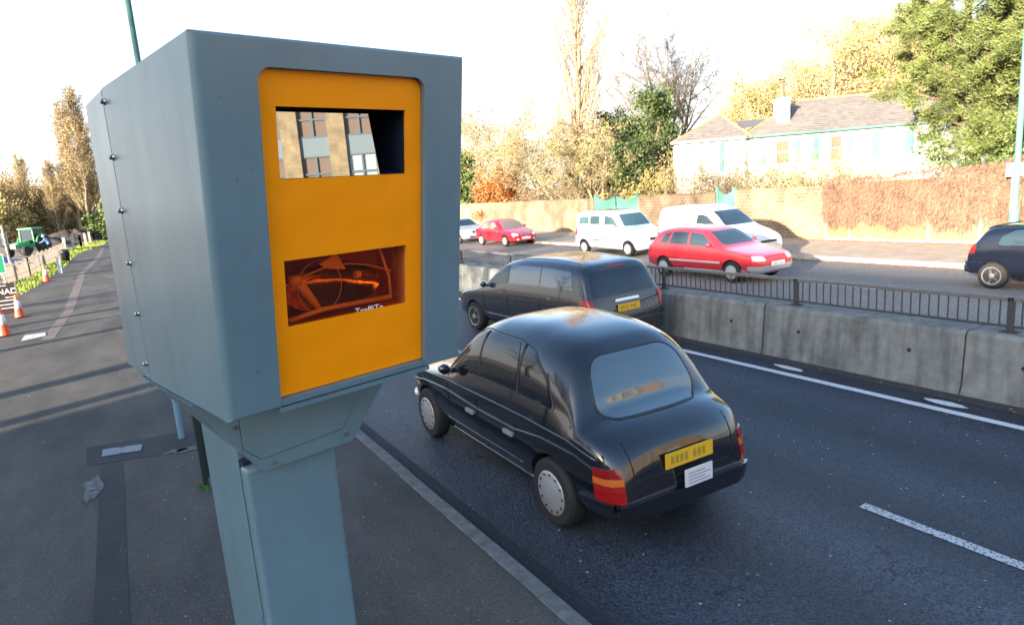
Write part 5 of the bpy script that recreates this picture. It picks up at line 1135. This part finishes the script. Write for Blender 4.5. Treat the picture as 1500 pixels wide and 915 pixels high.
for x0, x1 in ((5.35, 5.68), (7.35, 7.75), (8.45, 8.82), (10.45, 10.85), (11.85, 12.35), (13.75, 14.25)): shutter(x0, x1, 3.36, 4.88)
shutter(1.45, 1.78, 3.3, 4.9, .05); 
b = MB(); b.box(2.75, 3.05, -.06, .045, 3.2, 5.05); b.build('recessed_shutter', mat('dark_teal_panel', (.04, .2, .2), .6), hs)
win(2.2, 2.62, 3.4, 4.7, .05) if False else None
b = MB(); b.box(15.5, 18.9, -1.5, .3, 0, 3.6); b.build('porch', WHITEW, hs)

# ------------------------------------------------------------ brick block across the road (seen in the upper camera window)
P0 = Vector((31.15, -28.18, 0)); tdir = Vector((.62, .78, 0)).normalized()
ob = empty('brick_office_block', P0, math.atan2(tdir.y, tdir.x)); tag(ob, 'yellow brick block with grey window bays, reflected in the upper camera window', 'building')
GP = mat('grey_blue_panel', (.24, .3, .33), .5); GF = mat('grey_window_frame', (.16, .2, .22), .5); BL = mat('brown_blind', (.24, .17, .13), .7); WB_ = mat('pale_blind', (.5, .58, .58), .4)
# local x along facade (0 at corner, negative away), facade faces local +y
bay = 2.95; pier = 1.1; ww_ = bay-pier; nfl = 4; fh = 3.4; z00 = 3.8
b = MB(); nb = 9
for k in range(nb+1): x1 = -k*bay; b.box(x1-pier, x1-(.72 if k == 0 else 0), -.3, 0, 0, 15.5)
b.box(-nb*bay-pier, -.72, -.3, 0, 15.5, 16.2); b.build('brick_pier', BRICKO, ob)
b = MB(); b.box(-nb*bay-pier, -.01, -12, -.32, 0, 16); b.build('wall', BRICKO, ob)
b = MB(); b.box(-.72, 1.6, -.9, -.12, 0, 15.8); b.build('return_wall', mat('brown_brick_return', (.3, .19, .1), .9, var=.2, vscale=8), ob)
for k in range(nb):
    for f in range(nfl):
        xr = -k*bay-pier; xl = xr-ww_; z0 = z00+f*fh-.0
        if k > 4 and (f > 2 or f == 0): continue
        b = MB(); b.box(xl, xr, -.2, -.12, z0-1.15, z0); b.build('spandrel_panel', GP, ob)
        b = MB(); zt = z0+2.25; fr = .09; xm = (xl+xr)/2; zm = (z0+zt)/2
        b.box(xl, xl+fr, -.2, -.1, z0, zt); b.box(xr-fr, xr, -.2, -.1, z0, zt); b.box(xm-fr*.7, xm+fr*.7, -.2, -.1, z0, zt); b.box(xl, xr, -.2, -.105, z0, z0+fr); b.box(xl, xr, -.2, -.105, zt-fr, zt); b.box(xl, xr, -.2, -.103, zm-fr*.7, zm+fr*.7)
        o = b.build('window', GF, ob); b = MB(); b.box(xl+.02, xr-.02, -.18, -.17, z0, zt); b.build('pane', WB_ if k == 0 and f == 0 else BL, o)

# the long low terrace on the left behind the camera that shades the near road
t = empty('brick_terrace', (-15, -30, 0)); tag(t, 'long low brick terrace behind the camera that shades the near carriageway', 'building')
b = MB(); b.box(-7, 0, -40, 34.5, 0, 5.2); b.build('wall', BRICKO, t)
b = MB(); b.add([(-7.3, -40, 5.2), (.3, -40, 5.2), (.3, 34.8, 5.2), (-7.3, 34.8, 5.2), (-3.5, -40, 7.4), (-3.5, 34.8, 7.4)], [(0, 1, 4), (1, 2, 5, 4), (2, 3, 5), (3, 0, 4, 5), (0, 3, 2, 1)]); b.build('roof', ROOF, t)
for k in range(12):
    y = -36+k*5.6; b = MB(); b.box(-.02, .05, y, y+1.6, 1.0, 2.5); o = b.build('window', WHITEW, t); b = MB(); b.box(.052, .06, y+.1, y+1.5, 1.1, 2.4); b.build('pane', GLASS_M, o)

# ------------------------------------------------------------ vegetation
def grow(b, leaves, p, d, ln, r, lvl, maxl, S):
    """one tapering wobbling limb with children; b = wood mesh, leaves = list of (point, direction)"""
    n = S.get('seg', 5) if lvl < maxl else 3; pts = [p.copy()]; rs = [r]; cur = d.normalized(); q = p.copy(); st = ln/n
    for i in range(n):
        cur = (cur+Vector((random.gauss(0, 1), random.gauss(0, 1), random.gauss(0, 1)))*S['wob']*(1+.3*lvl)+Vector((0, 0, S['up']*(0 if lvl == 0 else 1)))).normalized()
        q = q+cur*st; pts.append(q.copy()); rs.append(max(S['rmin'], r*(1-(i+1)/n*(.85 if lvl else .9))))
    b.tube(pts, rs, (8, 6, 4, 3, 3, 3)[lvl], False)
    if lvl >= maxl-S.get('leaflv', 0):
        for i in range(1, n+1): leaves.append((pts[i], cur))
    if lvl < maxl:
        nc = S['kids'][lvl]; t0 = S['start'] if lvl == 0 else .15
        for k in range(nc):
            t = t0+(1-t0)*(k+random.random()*.8)/nc; f = t*n; i = min(int(f), n-1); c = pts[i].lerp(pts[i+1], f-i)
            ax = (pts[i+1]-pts[i]).normalized(); az_ = random.uniform(0, 2*pi)+k*2.4; an = radians(random.gauss(*S['ang'][min(lvl, len(S['ang'])-1)]))
            u_ = ax.cross(Vector((.3, .2, 1)) if abs(ax.z) < .9 else Vector((1, 0, 0))).normalized(); v_ = ax.cross(u_)
            dd = ax*cos(an)+(u_*cos(az_)+v_*sin(az_))*sin(an)
            rr_ = max(S['rmin'], (r*(1-t*.8))*S.get('rk', .55)); sh = S['shape'](t) if lvl == 0 else (1-t*.5)
            grow(b, leaves, c, dd, ln*S['len'][lvl]*sh*random.uniform(.75, 1.2), rr_, lvl+1, maxl, S)
def leafmesh(b, leaves, n, s, spread, needle=False, flat=1.0):
    for p, d in leaves:
        for k in range(n):
            o = Vector((random.gauss(0, 1), random.gauss(0, 1), random.gauss(0, 1)*flat))*spread; c = p+o
            a = Vector((random.uniform(-1, 1), random.uniform(-1, 1), random.uniform(-1, 1))).normalized()
            if needle:
                e = (a+Vector((0, 0, .5))).normalized(); w_ = e.cross(Vector((a.y, a.z, a.x))).normalized()*s*.09; b.add([c-w_, c+w_, c+e*s], [(0, 1, 2)])
            else:
                e = a.cross(Vector((a.z+.1, a.x, a.y))).normalized(); q = s*random.uniform(.6, 1.2); b.add([c-a*q, c+e*q*.55, c+a*q, c-e*q*.55], [(0, 1, 2, 3)])
def tree(name, label, cat, loc, h, r, S, maxl, bark, leafm_=None, ln=0, ls=.1, lsp=.15, needle=False, group=None, seed=1, flat=1.0, lean=(0, 0), trunks=1, twigs=None):
    random.seed(seed); t = empty(name, loc); tag(t, label, cat, group); b = MB(); lv = []
    for k in range(trunks):
        a = 2*pi*k/max(1, trunks); off = Vector((cos(a), sin(a), 0))*(.25*h*.2 if trunks > 1 else 0)
        dd = Vector((lean[0], lean[1], 1))+(off.normalized()*random.uniform(.15, .5) if trunks > 1 else Vector((0, 0, 0)))
        grow(b, lv, Vector((0, 0, 0))+off*.3, dd, h*random.uniform(.8, 1) if trunks > 1 else h, r, 0, maxl, S)
    b.build('trunk', bark, t)
    if leafm_ and ln: c = MB(); leafmesh(c, lv, ln, ls, lsp, needle, flat); c.build('crown', leafm_, t)
    return t
S_POP = dict(wob=.045, up=.09, kids=[64, 10, 5], start=.12, ang=[(28, 7), (28, 8), (34, 10)], len=[.29, .45, .5], shape=lambda t: 1.2-t*.75, rmin=.012, rk=.34, seg=8)
S_BARE = dict(wob=.10, up=.06, kids=[12, 9, 6, 4], start=.3, ang=[(48, 12), (42, 12), (40, 15)], len=[.62, .52, .5, .5], shape=lambda t: 1.1-t*.45, rmin=.011, rk=.5)
S_WILL = dict(wob=.15, up=.02, kids=[9, 8, 6], start=.12, ang=[(50, 15), (50, 15), (45, 15)], len=[.62, .55, .5], shape=lambda t: 1.1-t*.5, rmin=.007, rk=.5)
S_EVER = dict(wob=.14, up=.04, kids=[32, 8, 4], start=.05, ang=[(62, 16), (50, 15), (45, 10)], len=[.42, .45, .4], shape=lambda t: random.uniform(.8, 1.3)-t*.65, rmin=.01, rk=.3, seg=7, leaflv=1)
S_PINE = dict(wob=.07, up=.05, kids=[44, 9, 3], start=.16, ang=[(70, 10), (45, 12), (40, 10)], len=[.20, .42, .4], shape=lambda t: .75+.45*sin(pi*min(1, t*1.2)), rmin=.012, rk=.28, seg=8, leaflv=0)
S_SHR = dict(wob=.18, up=.06, kids=[7, 6], start=.1, ang=[(45, 15), (45, 15)], len=[.6, .55], shape=lambda t: 1, rmin=.005, rk=.5, leaflv=1)
# right-hand side, beyond the brick wall
tree('poplar_tree', 'tall upright bare poplar rising out of the frame above the small white van', 'tree', (30.5, 41.3, 0), 23, .36, S_POP, 3, BARK_L, LF_YEL, 1, .05, .12, seed=2)
tree('bare_tree', 'big spreading leafless tree against the sky behind the white house roof', 'tree', (49, 50, 0), 14.5, .34, S_BARE, 4, BARK, seed=12, twigs=True, trunks=3)
for i, (x, y, h, sd, lab) in enumerate([(31, 56, 10.2, 31, 'golden twiggy tree beside the right edge of the speed camera'), (29.5, 49, 8.8, 32, 'golden twiggy tree left of the tall poplar, above the cherry saloon'), (33, 47.5, 10.2, 33, 'golden twiggy tree immediately behind the left side of the poplar trunk'), (30.2, 40.5, 7.6, 34, 'pale twiggy tree at the foot of the tall poplar'), (29.5, 37, 6.6, 35, 'pale twiggy tree right of the poplar trunk above the wide green gate')]):
    tree('twiggy_tree', lab, 'tree', (x, y, 0), h, .14, S_WILL, 3, TWIG, LF_BRN if i % 2 else LF_OLIVE, 2, .075, .16, group='golden twiggy trees beyond the wall', seed=sd, trunks=4)
for i, (x, y, h, sd, lab) in enumerate([(34, 36.6, 8.6, 41, 'tall dark evergreen tree between the poplar and the white house'), (36.5, 40, 8.6, 42, 'dark evergreen tree just left of the white house gable'), (33.5, 41.5, 7.8, 43, 'dark evergreen tree right behind the poplar trunk'), (31.5, 33.6, 5.2, 44, 'lower dark evergreen bush beside the white house corner')]):
    tree('evergreen_tree', lab, 'tree', (x, y, 0), h, .2, S_EVER, 3, BARK, LF_DARK if i != 1 else LF_MID, 3, .12, .2, group='evergreens beside the white house', seed=sd)
for i, (x, y, h, sd, m_, lab) in enumerate([(27, 54, 6.2, 51, LF_MID, 'broad green leafy bush at the right edge of the speed camera above the wall'), (28.5, 59, 7, 52, LF_MID, 'green leafy tree behind the broad bush at the speed camera edge')]):
    tree('leafy_bush', lab, 'bush', (x, y, 0), h, .12, S_EVER, 3, BARK, m_, 4, .13, .24, seed=sd)
tree('orange_bush', 'orange leaved bush peeping over the wall above the cherry saloon', 'bush', (27.2, 46.5, 0), 3.4, .06, S_SHR, 2, BARK, LF_OR, 12, .10, .22, seed=61, trunks=6)
tree('orange_bush', 'small yellow orange bush over the wall beside the white house corner', 'bush', (29.5, 31.8, 0), 3.0, .05, S_SHR, 2, BARK, LF_YEL, 6, .08, .2, seed=62, trunks=5)
for i, (x, y, h, sd, m_, lab) in enumerate([(29.2, 27.3, 3.3, 71, LF_BRN, 'brown rambling shrub over the wall left of the narrow green gate'), (28.6, 24.2, 3.2, 72, LF_BRN, 'brown rambling shrub above the narrow green gate'), (28.2, 21.4, 3.0, 73, LF_OLIVE, 'greenish rambling shrub below the left house window'), (27.6, 19.0, 3.0, 74, LF_OLIVE, 'greenish sparse shrub below the right house window'), (27.3, 16.6, 2.8, 75, LF_YEL, 'sparse yellowish climber over the end of the creeper fence')]):
    tree('rambling_shrub', lab, 'shrub', (x, y, 0), h, .035, S_SHR, 2, TWIG, m_, 5, .055, .16, seed=sd, trunks=9)
S_AUT = dict(wob=.12, up=.04, kids=[15, 9, 6], start=.22, ang=[(55, 12), (45, 15), (40, 15)], len=[.55, .5, .5], shape=lambda t: 1.15-t*.75, rmin=.012, rk=.5, leaflv=0)
tree('autumn_tree', 'large yellow leaved autumn tree behind the right half of the white house', 'tree', (53, 34, 0), 15.5, .4, S_AUT, 3, BARK_L, LF_YEL, 3, .10, .45, seed=81, trunks=5)
tree('autumn_tree', 'yellow leaved tree behind the chimney, lower than its neighbour', 'tree', (54, 42.5, 0), 10.3, .3, S_AUT, 3, BARK_L, LF_YEL, 3, .11, .36, seed=82, trunks=4)
tree('autumn_tree', 'pale yellow thin leaved tree half hidden by the pine', 'tree', (56, 29, 0), 14, .3, S_AUT, 3, BARK_L, LF_YEL, 3, .11, .4, seed=84, trunks=4)
tree('pine_tree', 'large bushy green pine towering over the creeper fence at the right edge', 'tree', (31.0, 13.6, 0), 14, .26, S_PINE, 3, BARK, LF_PINE, 30, .20, .11, needle=True, seed=91)
tree('pine_tree', 'second green pine close to the lamp column, partly cut off by the frame', 'tree', (32.5, 11.6, 0), 13, .24, S_PINE, 3, BARK, LF_PINE, 26, .20, .11, needle=True, seed=92)
tree('leafy_bush', 'bright green bush at the foot of the pines behind the creeper fence', 'bush', (28.5, 11.6, 0), 3.6, .06, S_SHR, 2, BARK, LF_MID, 9, .09, .22, seed=93, trunks=6)
# left background thicket; a few originals and linked copies
th = []
for i, (h, m_, sd) in enumerate([(8.5, LF_BRN, 101), (9.5, LF_YEL, 102), (8.0, LF_OLIVE, 103)]):
    th.append(tree('thicket_tree', 'golden brown twiggy tree in the far wood on the left', 'tree', (-12, 125+i*6, 0), h, .16, S_WILL, 3, TWIG, m_, 2, .13, .34, seed=sd, trunks=4))
places = [(-24, 120, 1.25), (-19.5, 124, 1.1), (-15.5, 128, 1.15), (-12, 124, 1.05), (-9, 130, 1.15), (-6, 127, 1.05), (-3.5, 132, 1.1), (-.5, 134, 1.0), (-21, 134, 1.3), (-10, 138, 1.25), (-5, 140, 1.2), (2, 140, 1.0), (6, 136, 1.0), (10, 142, 1.1), (-28, 128, 1.4)]
tl = ['dark based golden tree at the very left edge of the far wood', 'golden twiggy tree above the tractor cab', 'golden twiggy tree right of the tractor in the far wood']
for i, (x, y, s) in enumerate(places):
    o = th[i] if i < 3 else copy_tree(th[i % 3]); o.location = (x, y, 0); o.scale = (s, s, s); o.rotation_euler = (0, 0, i*1.3)
    tag(o, tl[i] if i < 3 else 'golden brown twiggy tree in the far wood on the left', 'tree', 'trees of the far wood on the left')
pp = tree('poplar_tree', 'tallest bare golden poplar in the far wood beside the speed camera back', 'tree', (-2.6, 118, 0), 20, .3, S_POP, 3, TWIG, LF_BRN, 1, .12, .2, group='poplars in the far wood', seed=111)
for x, y, s, l in ((-4.0, 121, .92, 'bare golden poplar just left of the tallest one in the far wood'), (-1.2, 122, .86, 'bare golden poplar half hidden by the back of the speed camera'), (-6.6, 120, .55, 'short slim bare poplar above the soil heap'), (-10.5, 123, .6, 'short bare poplar right above the tractor')):
    o = copy_tree(pp); o.location = (x, y, 0); o.scale = (s, s, s); o.rotation_euler = (0, 0, x); tag(o, l, 'tree', 'poplars in the far wood')
tree('leafy_bush', 'green bush at the end of the footpath beside the speed camera back', 'bush', (-1.3, 112, 0), 6.2, .1, S_EVER, 3, BARK, LF_MID, 3, .2, .3, seed=121)
tree('leafy_bush', 'green yellow undergrowth bush behind the tractor', 'bush', (-14, 116, 0), 5, .08, S_SHR, 2, BARK, LF_YEL, 14, .2, .5, seed=122, trunks=8)
# hedge masses that close the view at the far end of the road
random.seed(8); b = MB()
for k in range(9000):
    x = random.uniform(-45, 60); y = 150+random.uniform(-4, 8)+abs(x)*.02; z = abs(random.gauss(0, 1))*3.0*(1+.4*sin(x*.35)+.25*sin(x*1.1)); s = random.uniform(.2, .5)
    a = Vector((random.uniform(-1, 1), random.uniform(-1, 1), random.uniform(-1, 1))).normalized(); e = a.cross(Vector((0, .3, 1))).normalized(); c = Vector((x, y, z)); b.add([c-a*s, c+e*s*.6, c+a*s, c-e*s*.6], [(0, 1, 2, 3)])
tag(b.build('far_wood', LF_BRN), 'brown far off wood closing the view beyond the end of the road', 'wood', kind='stuff')
# trees left of the footpath, outside the frame: they break the sunlight into streaks on the path
sh = tree('bare_tree', 'bare tree beside the yard left of the footpath, outside the frame, throwing streaked shade', 'tree', (-13, 8, 0), 11, .3, S_BARE, 3, BARK, LF_BRN, 2, .08, .2, group='bare trees left of the footpath', seed=131)
for x, y, s in ((-16, 15, .9), (-22, 24, 1.0), (-19, 38, 1.0), (-11, 6.5, .6), (-15.5, 9.5, .9), (-12, 10.8, .7), (-17, 20, 1.0)):
    o = copy_tree(sh); o.location = (x, y, 0); o.scale = (s, s, s); o.rotation_euler = (0, 0, x+y)
